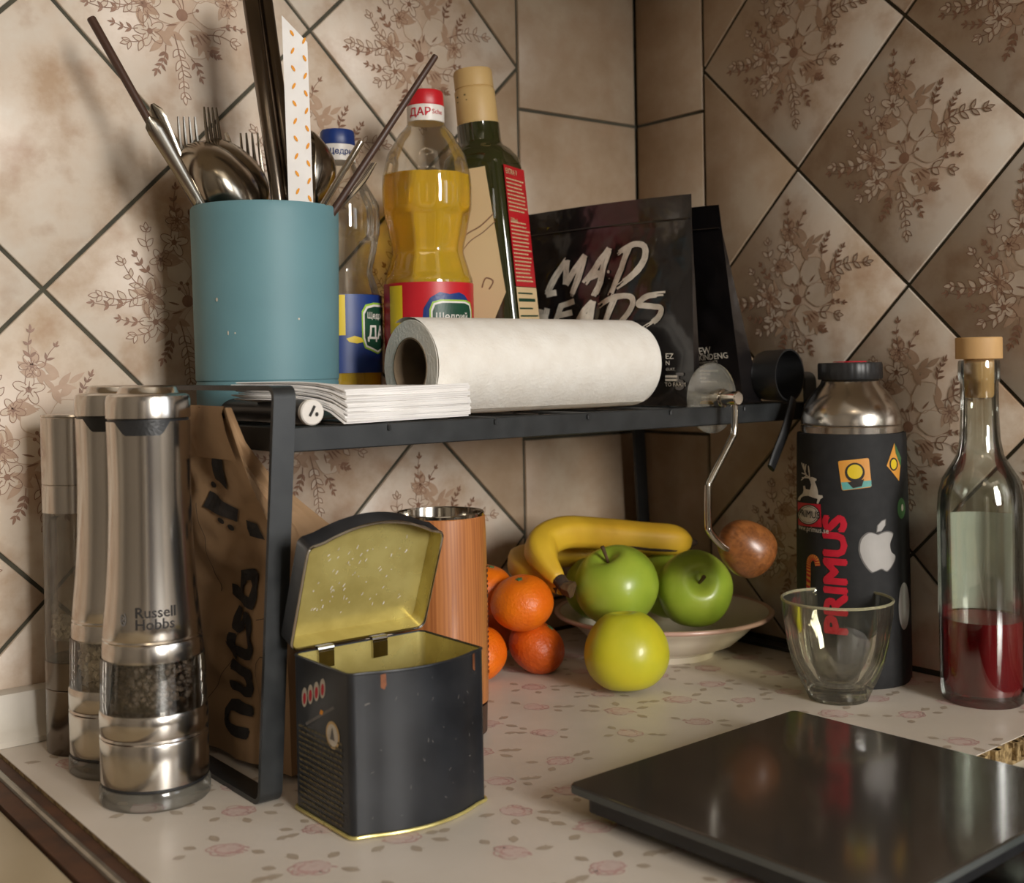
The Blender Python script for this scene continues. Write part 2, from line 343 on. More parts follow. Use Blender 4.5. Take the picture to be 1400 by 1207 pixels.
def smoothpath(pts, n=6):
    P = [np.array(p, float) for p in pts]; out = []
    for i in range(len(P)-1):
        p0, p1, p2, p3 = P[max(i-1, 0)], P[i], P[i+1], P[min(i+2, len(P)-1)]
        for k in range(n):
            t = k/n
            out.append(0.5*((2*p1)+(-p0+p2)*t+(2*p0-5*p1+4*p2-p3)*t*t+(-p0+3*p1-3*p2+p3)*t**3))
    out.append(P[-1]); return out

# flat print: polygons in (u, v), mapped onto a surface
class Ink:
    def __init__(s): s.polys = []
    def poly(s, pts, mi=0, lay=0.0): s.polys.append((list(pts), mi, lay)); return s
    def stroke(s, pts, w, mi=0, lay=0.0, w1=None):
        n = len(pts); L = []; Rr = []
        for i in range(n):
            a = pts[max(i-1, 0)]; b = pts[min(i+1, n-1)]; dx, dy = b[0]-a[0], b[1]-a[1]; l = math.hypot(dx, dy) or 1e-9
            ww = (w + ((w1 if w1 is not None else w)-w)*i/max(n-1, 1))/2
            L.append((pts[i][0]-dy/l*ww, pts[i][1]+dx/l*ww)); Rr.append((pts[i][0]+dy/l*ww, pts[i][1]-dx/l*ww))
        for i in range(n-1): s.polys.append(([Rr[i], Rr[i+1], L[i+1], L[i]], mi, lay))
        return s
    def ell(s, cx, cy, rx, ry, mi=0, lay=0.0, n=20, rot=0.0):
        c, q = math.cos(rot), math.sin(rot)
        s.polys.append(([(cx+rx*math.cos(t)*c-ry*math.sin(t)*q, cy+rx*math.cos(t)*q+ry*math.sin(t)*c) for t in [2*math.pi*k/n for k in range(n)]], mi, lay)); return s
    def rect(s, x0, y0, x1, y1, mi=0, lay=0.0):
        nx = max(1, int(abs(x1-x0)/0.004)); 
        for k in range(nx):
            a = x0+(x1-x0)*k/nx; b = x0+(x1-x0)*(k+1)/nx; s.polys.append(([(a, y0), (b, y0), (b, y1), (a, y1)], mi, lay))
        return s
    def text(s, body, size, x=0, y=0, mi=0, lay=0.0, bold=0.0, shear=0.0, rot=0.0, align='CENTER', space=1.0, sx=1.0, line=1.0):
        cu = bpy.data.curves.new('lettering', 'FONT'); cu.body = body; cu.size = size; cu.align_x = align; cu.align_y = 'CENTER'
        cu.shear = shear; cu.resolution_u = 2; cu.space_character = space; cu.space_line = line
        ob = bpy.data.objects.new('lettering', cu); COL.objects.link(ob)
        dg = bpy.context.evaluated_depsgraph_get(); me = bpy.data.meshes.new_from_object(ob.evaluated_get(dg))
        c, q = math.cos(rot), math.sin(rot)
        vs_ = [(v.co.x*sx, v.co.y) for v in me.vertices]
        stamps = [(0.0, 0.0)]
        if bold: stamps += [(bold*size*0.8*math.cos(t), bold*size*0.8*math.sin(t)) for t in [2*math.pi*k/6 for k in range(6)]]
        for ox, oy in stamps:                          # heavier lettering: the outline stamped around itself
            for p in me.polygons:
                s.polys.append(([(x+ox+vs_[i][0]*c-vs_[i][1]*q, y+oy+vs_[i][0]*q+vs_[i][1]*c) for i in p.vertices], mi, lay))
        bpy.data.objects.remove(ob); bpy.data.meshes.remove(me); bpy.data.curves.remove(cu); return s
    def build(s, name, mats, f, parent=None, loc=None, split=None):
        bm = bmesh.new()
        for k_, (pts, mi, lay) in enumerate(s.polys):
            lay += (k_ % 40)*2.5e-6
            try:
                vv = [bm.verts.new((p[0], p[1], lay)) for p in pts]; fc = bm.faces.new(vv); fc.material_index = mi
            except Exception: pass
        bmesh.ops.triangulate(bm, faces=bm.faces)
        if split:
            for _ in range(5):
                ed = [e for e in bm.edges if e.calc_length() > split]
                if not ed: break
                bmesh.ops.subdivide_edges(bm, edges=ed, cuts=1); bmesh.ops.triangulate(bm, faces=[q for q in bm.faces if len(q.verts) > 3])
        for v in bm.verts: v.co = Vector(f(v.co.x, v.co.y, v.co.z))
        me = bpy.data.meshes.new(name); bm.to_mesh(me); bm.free()
        for m in (mats if isinstance(mats, (list, tuple)) else [mats]): me.materials.append(m)
        return place(name, me, parent, loc)
def cylmap(rf, th0, off=0.0004):
    def f(u, v, w):
        r = (rf(v) if callable(rf) else rf); th = th0+u/r; rr = r+off+w
        return (rr*math.cos(th), rr*math.sin(th), v)
    return f
def profr(prof):
    zs = [z for r, z in prof]; rs = [r for r, z in prof]
    return lambda v: float(np.interp(v, zs, rs))

# ================================================================== THE ROOM
D = 0.212; WL, WR, ZT, ZJ = 0.1485, 0.0887, 0.51685, 0.47987
CZ = 1.72; FZ = -0.90; XB, YB = -2.7, -3.0
def structure(g, name, mat, **k): return tag(g.obj(name, mat, smooth=False, **k), kind='structure')
wall_left = structure(G().box(XB, 0.12, 0.0022, 0.12, FZ, CZ), 'wall_left', M['grout'])
structure(G().box(XB, -1.02, -0.001, 0.0021, 0.0, CZ), 'wall_left_plaster', M['plaster'])
gr = G()
gr.box(0.0022, 0.12, WIN[1], 0.0, FZ, CZ); gr.box(0.0022, 0.12, YB, WIN[0], FZ, CZ)
gr.box(0.0022, 0.12, WIN[0], WIN[1], FZ, WIN[2]); gr.box(0.0022, 0.12, WIN[0], WIN[1], WIN[3], CZ)
wall_right = structure(gr, 'wall_right', M['grout'])
gp = G(); gp.box(-0.001, 0.0021, WIN[1], -0.74, 0.0, CZ); gp.box(-0.001, 0.0021, YB, WIN[0], FZ, CZ)
gp.box(-0.001, 0.0021, WIN[0], WIN[1], FZ, WIN[2]); gp.box(-0.001, 0.0021, WIN[0], WIN[1], WIN[3], CZ)
structure(gp, 'wall_right_plaster', M['plaster'])
structure(G().box(XB-0.1, XB, YB, 0.12, FZ, CZ), 'wall_side', M['plaster'])
gk = G(); gk.box(XB, WB[0], YB-0.1, YB, FZ, CZ); gk.box(WB[1], 0.12, YB-0.1, YB, FZ, CZ); gk.box(WB[0], WB[1], YB-0.1, YB, FZ, WB[2]); gk.box(WB[0], WB[1], YB-0.1, YB, WB[3], CZ)
structure(gk, 'wall_back', M['plaster'])
structure(G().box(XB, 0.12, YB, 0.12, FZ-0.05, FZ), 'floor', M['floor'])
structure(G().box(XB, 0.12, YB, 0.12, CZ, CZ+0.05), 'ceiling', M['ceiling'])
gw = G()
ym = (WIN[0]+WIN[1])/2
for (a, b, c, d) in ((WIN[0], WIN[0]+0.05, WIN[2], WIN[3]), (WIN[1]-0.05, WIN[1], WIN[2], WIN[3]), (ym-0.03, ym+0.03, WIN[2], WIN[3]), (WIN[0], WIN[1], WIN[2], WIN[2]+0.05), (WIN[0], WIN[1], WIN[3]-0.05, WIN[3])):
    gw.box(0.03, 0.07, a, b, c, d)
structure(gw, 'window_1', M['white_plastic'])
gw = G(); xm = (WB[0]+WB[1])/2
for (a, b, c, d) in ((WB[0], WB[0]+0.04, WB[2], WB[3]), (WB[1]-0.04, WB[1], WB[2], WB[3]), (xm-0.02, xm+0.02, WB[2], WB[3]), (WB[0], WB[1], WB[2], WB[2]+0.04), (WB[0], WB[1], WB[3]-0.04, WB[3])):
    gw.box(a, b, YB-0.07, YB-0.03, c, d)
structure(gw, 'window_2', M['white_plastic'])

# ---- floral bouquet printed on the tiles (one shared mesh)
def bouquet():
    K = Ink(); rnd = random.Random(5)
    S = 0.000152                                   # metres per drawing unit
    X = lambda x: (x-690)*S*1.06; Y = lambda y: (600-y)*S*0.98
    def pts(L): return [(X(a), Y(b)) for a, b in L]
    def arc(L, w, mi=0, lay=0.0003, w1=None): K.stroke([tuple(p) for p in smoothpath(pts(L), 5)], w, mi, lay, w1)
    def leaf(x, y, ang, ln, wd, mode):
        c, s = math.cos(ang), math.sin(ang); n = 7; a = []; b = []
        for i in range(n+1):
            t = i/n; h = wd*math.sin(math.pi*min(t**0.8, 1))*0.5
            a.append((x+c*ln*t-s*h, y+s*ln*t+c*h)); b.append((x+c*ln*t+s*h, y+s*ln*t-c*h))
        if mode == 'fill': K.poly(a+b[-2:0:-1], 0, 0.0003)
        elif mode == 'mid': K.poly(a+b[-2:0:-1], 1, 0.0002)
        else:
            K.poly(a+b[-2:0:-1], 2, 0.00015); K.stroke(a, 0.00055, 0, 0.0003); K.stroke(b, 0.00055, 0, 0.0003)
    def sprig(x0, y0, x1, y1, n, ln, wd, mode, bend=0.1):
        a = np.array((X(x0), Y(y0))); b = np.array((X(x1), Y(y1))); d = b-a; nn = np.array((-d[1], d[0]))
        path = [a+d*t+nn*bend*math.sin(math.pi*t) for t in np.linspace(0, 1, 9)]
        K.stroke([tuple(p) for p in path], 0.0007, 0, 0.0003, 0.0004)
        an = math.atan2(d[1], d[0])
        for i in range(n):
            t = 0.25+0.7*i/max(n-1, 1); p = a+d*t+nn*bend*math.sin(math.pi*t); k = 1-0.4*t
            for sg in (-1, 1): leaf(p[0], p[1], an+sg*(0.75+rnd.uniform(-.2, .2)), ln*k*rnd.uniform(.8, 1.15), wd*k, mode)
        leaf(b[0], b[1], an, ln*0.7, wd*0.7, mode if mode != 'mid' else 'fill')
    def petal(cx, cy, rx, ry, rot, gap=0.0):
        K.ell(X(cx), Y(cy), rx*S, ry*S, 2, 0.0001, 26, rot)
        o = []
        for k in range(27):
            t = gap+(2*math.pi-2*gap)*k/26; c, s = math.cos(rot), math.sin(rot); w = 1+0.05*math.sin(5*t+cx)
            o.append((X(cx)+(rx*math.cos(t)*c-ry*math.sin(t)*s)*S*w, Y(cy)+(rx*math.cos(t)*s+ry*math.sin(t)*c)*S*w))
        K.stroke(o, 0.0005, 1, 0.0002)
    def bloom(cx, cy, r, n, rot):
        for k in range(n):
            a = rot+2*math.pi*k/n; x, y = X(cx)+math.cos(a)*r*S*0.55, Y(cy)+math.sin(a)*r*S*0.55
            K.ell(x, y, r*S*0.5, r*S*0.28, 2, 0.0001, 14, a)
            K.stroke([(x+math.cos(t)*math.cos(a)*r*S*.5-math.sin(t)*math.sin(a)*r*S*.28, y+math.cos(t)*math.sin(a)*r*S*.5+math.sin(t)*math.cos(a)*r*S*.28) for t in np.linspace(-2.2, 2.2, 12)], 0.0005, 0, 0.0003)
            K.stroke([(X(cx), Y(cy)), (x, y)], 0.0011, 0, 0.0003, 0.0003)
        K.ell(X(cx), Y(cy), r*S*0.2, r*S*0.2, 0, 0.0003, 10)
    for (x, y, rx, ry) in ((500, 610, 95, 70), (560, 430, 70, 60), (640, 260, 60, 60), (880, 520, 90, 60), (600, 760, 80, 60), (760, 330, 80, 60), (800, 760, 60, 80)):
        for k in range(9):
            a = rnd.uniform(0, 6.28); q = rnd.uniform(.2, 1.0)
            leaf(X(x)+math.cos(a)*rx*S*q*.6, Y(y)+math.sin(a)*ry*S*q*.6, rnd.uniform(0, 6.28), rnd.uniform(60, 110)*S, rnd.uniform(20, 42)*S, 'mid')
    for a in ((775, 480, 85, 72, 0.9), (640, 490, 68, 62, 2.0), (820, 615, 92, 66, -0.1), (612, 632, 78, 62, 2.9), (735, 760, 92, 68, -1.1)): petal(*a)
    for (x, y, a) in ((745, 725, -1.0), (760, 720, -0.8), (775, 712, -0.6), (720, 735, -1.3), (640, 660, 2.9), (655, 690, 3.4), (700, 560, 1.3), (760, 545, 0.8)):
        leaf(X(x), Y(y), a, 60*S, 10*S, 'fill')
    K.ell(X(680), Y(640), 30*S, 30*S, 0, 0.0003, 12)
    for (x, y) in ((650, 550), (680, 555), (755, 605), (640, 580)):
        arc([(680, 640), ((680+x)/2+8, (640+y)/2), (x, y)], 0.0005); K.ell(X(x), Y(y), 9*S, 9*S, 0, 0.0003, 8)
    bloom(500, 620, 85, 6, 0.4); bloom(620, 350, 70, 5, 0.2); bloom(555, 440, 55, 5, 0.9); bloom(525, 745, 75, 5, 0.6); bloom(635, 240, 55, 6, 0.1); bloom(905, 555, 60, 5, 0.5)
    sprig(640, 240, 632, 80, 3, 46*S, 18*S, 'fill'); sprig(690, 240, 735, 150, 2, 40*S, 14*S, 'fill')
    sprig(870, 500, 1110, 460, 4, 70*S, 28*S, 'line'); sprig(840, 420, 885, 290, 4, 48*S, 16*S, 'fill'); sprig(920, 480, 975, 360, 4, 40*S, 16*S, 'fill')
    sprig(500, 610, 270, 620, 4, 74*S, 34*S, 'line'); sprig(500, 600, 380, 460, 3, 60*S, 28*S, 'line'); sprig(520, 520, 440, 420, 3, 44*S, 20*S, 'fill'); sprig(420, 640, 240, 655, 3, 44*S, 18*S, 'fill')
    sprig(640, 740, 685, 1040, 5, 66*S, 30*S, 'line', 0.04); sprig(600, 800, 555, 930, 4, 54*S, 20*S, 'fill'); sprig(720, 850, 765, 940, 3, 50*S, 18*S, 'fill')
    sprig(470, 740, 360, 730, 3, 44*S, 16*S, 'fill'); sprig(510, 780, 430, 810, 2, 70*S, 30*S, 'line'); sprig(800, 720, 925, 735, 2, 72*S, 34*S, 'line'); sprig(870, 670, 975, 670, 3, 36*S, 16*S, 'fill')
    sprig(800, 800, 850, 820, 3, 44*S, 20*S, 'fill'); sprig(500, 400, 490, 300, 2, 60*S, 30*S, 'line')
    return K
_b = bouquet().build('floral_print', [M['print_dark'], M['print_mid'], M['print_pale']], lambda u, v, w: (u, v, w))
PRINT = _b.data; bpy.data.objects.remove(_b)

def clip(poly, ax, lim, keep_less):
    out = []
    for i in range(len(poly)):
        a, b = poly[i-1], poly[i]; ia = (a[ax] <= lim) == keep_less; ib = (b[ax] <= lim) == keep_less
        if ia != ib:
            t = (lim-a[ax])/(b[ax]-a[ax]); out.append((a[0]+(b[0]-a[0])*t, a[1]+(b[1]-a[1])*t))
        if ib: out.append(b)
    return out
GAP = 0.0030
def tile_mesh(name, poly, mat):
    g = G().prism(poly, -0.005, 0.0, 0.0007)
    o = g.obj(name, mat, smooth=True, angle=50); me = o.data; bpy.data.objects.remove(o); return me
hd = D/2-GAP/math.sqrt(2)
FULL = tile_mesh('tile', [(hd, 0), (0, hd), (-hd, 0), (0, -hd)], M['tile'])
FULLP = tile_mesh('tile', [(hd, 0), (0, hd), (-hd, 0), (0, -hd)], M['tile_pale'])
def lay_wall(wall, kmax, edge, sgn, rot, pos, plain, zmax):
    """diagonal tiles; s = distance from the corner, sgn = which way the viewer's right points"""
    for k in range(0, kmax+1):
        for m in range(-6, 4):
            if (k+m) % 2 == 0: continue
            s = edge+k*D/2; z = ZT+m*D/2
            if z-hd > zmax or z+hd < 0.012: continue
            lim = s-(edge+GAP/2)
            whole = lim >= hd-1e-6 and z-hd > 0.004 and z+hd < zmax
            if whole:
                o = place('tile', FULLP if (k, m) in plain else FULL, wall, pos(s, z), rot)
            else:
                poly = [(hd, 0), (0, hd), (-hd, 0), (0, -hd)]
                # towards the corner is local -sgn
                poly = clip(poly, 0, lim if sgn < 0 else -lim, sgn < 0) if lim < hd else poly
                poly = clip(poly, 1, 0.004-z, False); poly = clip(poly, 1, zmax-z, True)
                if len(poly) < 3: continue
                o = place('tile', tile_mesh('tile', poly, M['tile'] if k >= 1 else M['tile_plain']), wall, pos(s, z), rot)
            if k >= 1 and (k, m) not in plain and z > 0.05 and z < zmax-0.05:
                place('floral_print', PRINT, o, (0, 0, 0.00012))
ROTL, ROTR = (R(90), 0, 0), (R(90), 0, R(-90))
lay_wall(wall_left, 7, WL, -1, ROTL, lambda s, z: (-s, 0, z), {(4, -1)}, 0.80)
lay_wall(wall_right, 5, WR, 1, ROTR, lambda s, z: (0, -s, z), set(), 0.80)
# plain border columns beside the corner
for i in range(-4, 3):
    z0, z1 = ZJ+i*0.15+GAP/2, ZJ+(i+1)*0.15-GAP/2
    z0 = max(z0, 0.003); z1 = min(z1, 0.80)
    if z1-z0 < 0.01: continue
    h = (z1-z0)/2
    for wall, wd_, rot, pos in ((wall_left, WL, ROTL, (-WL/2, 0, (z0+z1)/2)), (wall_right, WR, ROTR, (0, -WR/2, (z0+z1)/2))):
        a = wd_/2-GAP/2
        place('tile', tile_mesh('tile', [(-a, -h), (a, -h), (a, h), (-a, h)], M['tile_plain']), wall, pos, rot)

# ---- worktop, laminate with little printed roses
WX0 = -0.6145; END = -0.4415
outline = [(WX0, -0.001), (WX0, -0.62), (-0.335, -0.62), (-0.335, END-0.008), (-0.15, END), (-0.001, END+0.006), (-0.001, -0.001)]
worktop = thing('worktop', 'pale laminate worktop printed with small pink roses', 'worktop')
g = G().prism(outline, -0.0165, -0.0006)
g.obj('chipboard_core', M['chipboard'], worktop, smooth=False)
o2 = [(x, y) for x, y in outline]
G().prism(o2, -0.00055, 0.0, 0.0).obj('laminate_surface', M['laminate'], worktop, smooth=False)
rnd = random.Random(11)
chips = G()
for i in range(70):                                     # torn fibres along the raw end
    x = rnd.uniform(-0.333, -0.004); y = END+0.002 + (x+0.15)*0.04; s = rnd.uniform(.0006, .0018)
    chips.box(x-s, x+s*rnd.uniform(.5, 2), y-0.0042-s, y-0.0005, -rnd.uniform(.0015, .014), -0.0008)
tag(chips.obj('torn_fibre', M['chipboard'], worktop, smooth=False), kind='stuff')
K = Ink()
def rose(cx, cy, rot, s):
    c, q = math.cos(rot), math.sin(rot)
    T = lambda x, y: (cx+(x*c-y*q)*s, cy+(x*q+y*c)*s)
    K.poly([T(0.0062*math.cos(t)*(1+.12*math.sin(5*t)), 0.0048*math.sin(t)*(1+.12*math.sin(5*t))) for t in np.linspace(0, 6.0, 14)], 2)
    for k in range(10):
        a = k*0.9+rnd.uniform(-.2, .2); r = 0.0045*(0.2+0.1*k); x, y = r*math.cos(a), r*math.sin(a)*0.75
        K.stroke([T(x+0.0034*math.cos(t+a), y+0.0026*math.sin(t+a)) for t in np.linspace(-1.5, 1.5, 8)], 0.0007*s, 0, 0.0, 0.0004*s)
    for k in range(4):
        a = rnd.uniform(0, 6.28); K.stroke([T(0.006*math.cos(a)+0.002*t, 0.004*math.sin(a)+0.0012*t*t) for t in np.linspace(-1, 1, 5)], 0.0009*s, 0)
    for (bx, by, an) in ((0.009, 0.003, .3), (0.011, -0.002, -.4), (-0.009, 0.003, 2.6), (-0.006, -0.006, 4.0), (0.004, -0.0075, 5.2), (0.014, 0.0035, .6)):
        if rnd.random() < 0.2: continue
        ln = 0.0058*rnd.uniform(.8, 1.2)
        L = [(bx+math.cos(an)*ln*t-math.sin(an)*sg*0.0016*math.sin(math.pi*t), by+math.sin(an)*ln*t+math.cos(an)*sg*0.0016*math.sin(math.pi*t)) for sg, ts in ((1, np.linspace(0, 1, 6)), (-1, np.linspace(1, 0, 6)[1:-1])) for t in ts]
        pp = [T(*p) for p in L]
        K.poly(pp, 1); K.stroke(pp+[pp[0]], 0.0004*s, 1); K.stroke([T(bx, by), T(bx+math.cos(an)*ln, by+math.sin(an)*ln)], 0.0004*s, 1)
        for t in (.35, .6): K.stroke([T(bx+math.cos(an)*ln*t, by+math.sin(an)*ln*t), T(bx+math.cos(an+.5)*ln*(t+.2), by+math.sin(an+.5)*ln*(t+.2))], 0.00035*s, 1)
for i in range(-2, 22):
    for j in range(-1, 22):
        x = -0.605+i*0.058+(j % 2)*0.029+rnd.uniform(-.009, .009); y = -0.605+j*0.047+rnd.uniform(-.009, .009)
        if x < WX0+.022 or x > -0.022 or y > -0.022 or y < -0.6 or (x > -0.35 and y < END+0.02): continue
        rose(x, y, rnd.uniform(-.5, .5)+rnd.choice((-0.7, 2.4)), rnd.uniform(1.25, 1.6))
tag(K.build('rose_print', [M['rose_pink'], M['rose_leaf'], M['rose_wash']], lambda u, v, w: (u, v, 0.00012+w), worktop), kind='stuff')

# plastic upstand along the left wall
prof = [(-0.001, 0.0003), (-0.021, 0.0003), (-0.0215, 0.004), (-0.018, 0.009), (-0.0155, 0.012), (-0.013, 0.026), (-0.011, 0.033), (-0.006, 0.0345), (-0.001, 0.0345)]
V = [(x, y, z) for x in (-0.80, -0.535) for y, z in prof]; n = len(prof)
V = V  # two end sections
F = [(i, (i+1) % n, n+(i+1) % n, n+i) for i in range(n)]+[tuple(range(n)), tuple(range(n, 2*n))[::-1]]
tag(mesh('trim_1', V, F, M['white_plastic'], smooth=True, angle=40), kind='structure')

# base cabinets carrying the worktop
cb = thing('base_cabinet', 'cream base cabinet under the rose printed worktop', 'cabinet', (-0.475, -0.30, FZ))
G().box(-0.135, 0.135, -0.29, 0.28, 0.0, 0.8825).obj('carcass', M['cabinet'], cb, smooth=False)
dr = rbox('door', 0.26, 0.018, 0.80, 0.003, M['cabinet'], cb, (0, -0.300, 0.46))
rbox('handle', 0.012, 0.02, 0.12, 0.004, M['steel'], dr, (0.10, -0.019, 0.28))
cb2 = thing('base_cabinet', 'cream corner base cabinet below the raw chipboard worktop end', 'cabinet', (-0.17, -0.22, FZ))
G().box(-0.165, 0.165, -0.212, 0.205, 0.0, 0.8825).obj('carcass', M['cabinet'], cb2, smooth=False)

# cooker on the left with its steel edge strip
ck = thing('cooker', 'cream enamel cooker beside the worktop, with a worn steel edge strip', 'cooker', (-0.90, -0.31, FZ))
X0 = -0.90
G().box(-0.27, 0.262, -0.30, 0.285, 0.0, 0.88).obj('body', M['enamel'], ck, smooth=False)
rbox('enamel_top', 0.536, 0.60, 0.018, 0.004, M['enamel'], ck, (-0.008, -0.005, 0.8885))
G().box(0.2605, 0.2720, -0.305, 0.288, 0.870, 0.8980).obj('gap_seal', M['rusty'], ck, smooth=False)
G().tube([(0.2742, -0.305, 0.8985), (0.2742, 0.286, 0.8985)], 0.0025, 10).obj('edge_strip', M['trim_steel'], ck)
G().box(0.2768, 0.2850, -0.305, 0.288, 0.872, 0.8975).obj('gap_seal', M['rusty'], ck, smooth=False)
# hob on the right, below the raw worktop end
hb = thing('hob', 'black glass hob beyond the raw chipboard worktop end', 'hob', (-0.17, -0.73, FZ))
G().box(-0.163, 0.166, -0.27, 0.27, 0.0, 0.872).obj('body', M['black_plastic'], hb, smooth=False)
rbox('glass_top', 0.326, 0.555, 0.007, 0.002, M['hob_glass'], hb, (0.0, 0.0, 0.8765))

# unseen wall cupboard above the corner: it shades the top of the tiles
wc = thing('unseen_cupboard', 'cream two door wall cupboard hung above the tiles behind the rack', 'cupboard', (-0.55, -0.17, 0.605))
G().box(-0.50, 0.548, -0.15, 0.168, 0.0, 0.62).obj('carcass', M['cabinet'], wc, smooth=False)
for x in (-0.24, 0.285):
    d_ = rbox('door', 0.51, 0.018, 0.61, 0.003, M['cabinet'], wc, (x, -0.160, 0.310))
    rbox('handle', 0.012, 0.02, 0.10, 0.004, M['steel'], d_, (0.2 if x < 0 else -0.2, -0.019, -0.2))
wc = thing('unseen_cupboard', 'unseen cream wall cupboard added above the flask to shade the right wall', 'cupboard', (-0.17, -0.66, 0.605))  # out of view, added to darken the top of the right wall
G().box(-0.15, 0.168, -0.31, 0.31, 0.0, 0.62).obj('carcass', M['cabinet'], wc, smooth=False)
d_ = rbox('door', 0.018, 0.61, 0.61, 0.003, M['cabinet'], wc, (-0.160, 0, 0.310)); rbox('handle', 0.02, 0.012, 0.10, 0.004, M['steel'], d_, (-0.019, -0.26, -0.2))
fr = thing('unseen_refrigerator', 'tall white refrigerator added by the back wall to streak the steel mills', 'unseen_refrigerator', (-2.30, -2.66, FZ))  # unseen, added so the steel mills reflect a bright streak
G().box(-0.30, 0.30, -0.30, 0.28, 0.02, 1.85).obj('body', M['white_plastic'], fr, smooth=False)
for z0, z1 in ((0.04, 1.15), (1.17, 1.84)):
    d_ = rbox('door', 0.59, 0.05, z1-z0, 0.008, M['white_plastic'], fr, (0, 0.306, (z0+z1)/2)); rbox('handle', 0.02, 0.03, 0.3, 0.006, M['steel'], d_, (0.24, 0.038, 0.0))
dw = G().box(-2.0, -1.25, YB+0.001, YB+0.045, FZ, 1.15); tag(dw.obj('unseen_door_1', M['dark_wood'], smooth=False), kind='structure')  # unseen dark door, added so the steel mills reflect a dark streak
lamp = thing('fill_lamp', 'round white shade added around the warm fill light', 'lamp', (-1.5, -1.7, 1.62))  # unseen fixture added to carry the ambient fill
G().lathe([(0.0, 0.10), (0.13, 0.10), (0.16, 0.07), (0.175, 0.03), (0.16, 0.012), (0.158, 0.012), (0.155, 0.03), (0.1, 0.09), (0, 0.09)], 40, cap0=False, cap1=False).obj('lamp_shade', M['white_plastic'], lamp)

# ================================================================== RACK
SH = 0.2125                                             # height of the wire shelf
rack = thing('kitchen_rack', 'black metal counter rack with a wire shelf and looped flat-bar legs', 'rack', (0, 0, 0))
def strap(path, half, th, name, close=True):
    """flat bar loop in a plane x = const (x sheared by height); path = list of (x, y, z); width along x"""
    g = G(); n = len(path); V = []; F = []
    for i in range(n):
        p, a, b = np.array(path[i]), np.array(path[i-1]), np.array(path[(i+1) % n])
        t = (b-a)[1:]; t /= np.linalg.norm(t); nr = np.array((-t[1], t[0]))
        for sx in (-half, half):
            for sn in (-th/2, th/2): V.append((p[0]+sx, p[1]+nr[0]*sn, p[2]+nr[1]*sn))
    for i in range(n):
        j = (i+1) % n; q = [(0, 1), (1, 3), (3, 2), (2, 0)]
        for a, b in q: F.append((i*4+a, i*4+b, j*4+b, j*4+a))
    g.add(V, F); return g.obj(name, M['black_metal'], rack, smooth=True, angle=40)
def loop(xb, xt, y0, y1, z1, rad=0.006):
    P = []
    for (cy, cz, a0) in ((y1-rad, rad, -90), (y1-rad, z1-rad, 0), (y0+rad, z1-rad, 90), (y0+rad, rad, 180)):
        for k in range(6):
            a = R(a0+90*k/5); y, z = cy+rad*math.cos(a), cz+rad*math.sin(a)
            P.append((xb+(xt-xb)*z/z1, y, max(z, 0.0)))
    return P
TH = 0.0030
LX0, LX1 = -0.5225, -0.5085                              # left loop: x of the foot and of the top
RX0, RX1 = -0.0175, -0.0300
YF, YR = -0.2270, -0.0240
HZ = 0.2375
strap([(x, y, z+TH/2) for x, y, z in loop(LX0, LX1, YF, YR, HZ-TH)], 0.0070, TH, 'leg_loop')
strap([(x, y, z+TH/2) for x, y, z in loop(RX0, RX1, YF, YR, HZ-TH)], 0.0070, TH, 'leg_loop')
g = G()
xa, xb_ = LX1+0.001, RX1-0.0005
rbox('front_rail', xb_-xa, 0.0022, 0.0145, 0.0007, M['black_metal'], rack, ((xa+xb_)/2, YF+0.004, 0.2058), seg=1)
rbox('rear_rail', xb_-xa, 0.0022, 0.0145, 0.0007, M['black_metal'], rack, ((xa+xb_)/2, YR-0.004, 0.2058), seg=1)
for x in (xa+0.0012, xb_-0.0012):
    rbox('side_rail', 0.0022, YR-YF-0.010, 0.0145, 0.0007, M['black_metal'], rack, (x, (YF+YR)/2, 0.2058), seg=1)
for x in (-0.4363, -0.354, -0.2724, -0.1903, -0.108):
    pth = [(x, YF+0.0022, 0.2085), (x, YF+0.0022, 0.2108), (x, YF+0.004, 0.2120), (x, YR-0.004, 0.2120), (x, YR-0.0022, 0.2108)]
    G().tube(pth, 0.0013, 8).obj('cross_wire', M['black_metal'], rack)
for k in range(6):
    y = YF+0.025+k*0.0306
    G().tube([(xa+0.002, y, 0.2096), (xb_-0.002, y, 0.2096)], 0.0012, 8).obj('long_wire', M['black_metal'], rack)
TOP = 0.2134                                             # things on the shelf stand here

# ================================================================== MILLS
def peg(c, s, n, rnd, a=6):
    g = G()
    for i in range(n):
        r = s*rnd.uniform(.8, 1.15); x, y, z = c(rnd); V = []; F = []
        bm = bmesh.new(); bmesh.ops.create_icosphere(bm, subdivisions=1, radius=r)
        bm.verts.ensure_lookup_table()
        V = [(v.co.x+x, v.co.y+y, v.co.z*rnd.uniform(.8, 1.1)+z) for v in bm.verts]; F = [[v.index for v in f.verts] for f in bm.faces]; bm.free()
        g.add(V, F)
    return g
def crystals(c, s, n, rnd):
    g = G()
    for i in range(n):
        x, y, z = c(rnd); a = rnd.uniform(0, 6.28); h = [s*rnd.uniform(.5, 1.2) for _ in range(3)]
        Rm = Matrix.Rotation(a, 3, Vector((rnd.uniform(-1, 1), rnd.uniform(-1, 1), rnd.uniform(-1, 1))).normalized())
        b = G().box(-h[0], h[0], -h[1], h[1], -h[2], h[2])
        g.add([Rm @ Vector(v)+Vector((x, y, z)) for v in b.V], b.F)
    return g
def incyl(r, z0, z1):
    def f(rnd):
        q = r*math.sqrt(rnd.uniform(0.0, 1)); a = rnd.uniform(0, 6.28); return q*math.cos(a), q*math.sin(a), z0+(z1-z0)*rnd.random()
    return f
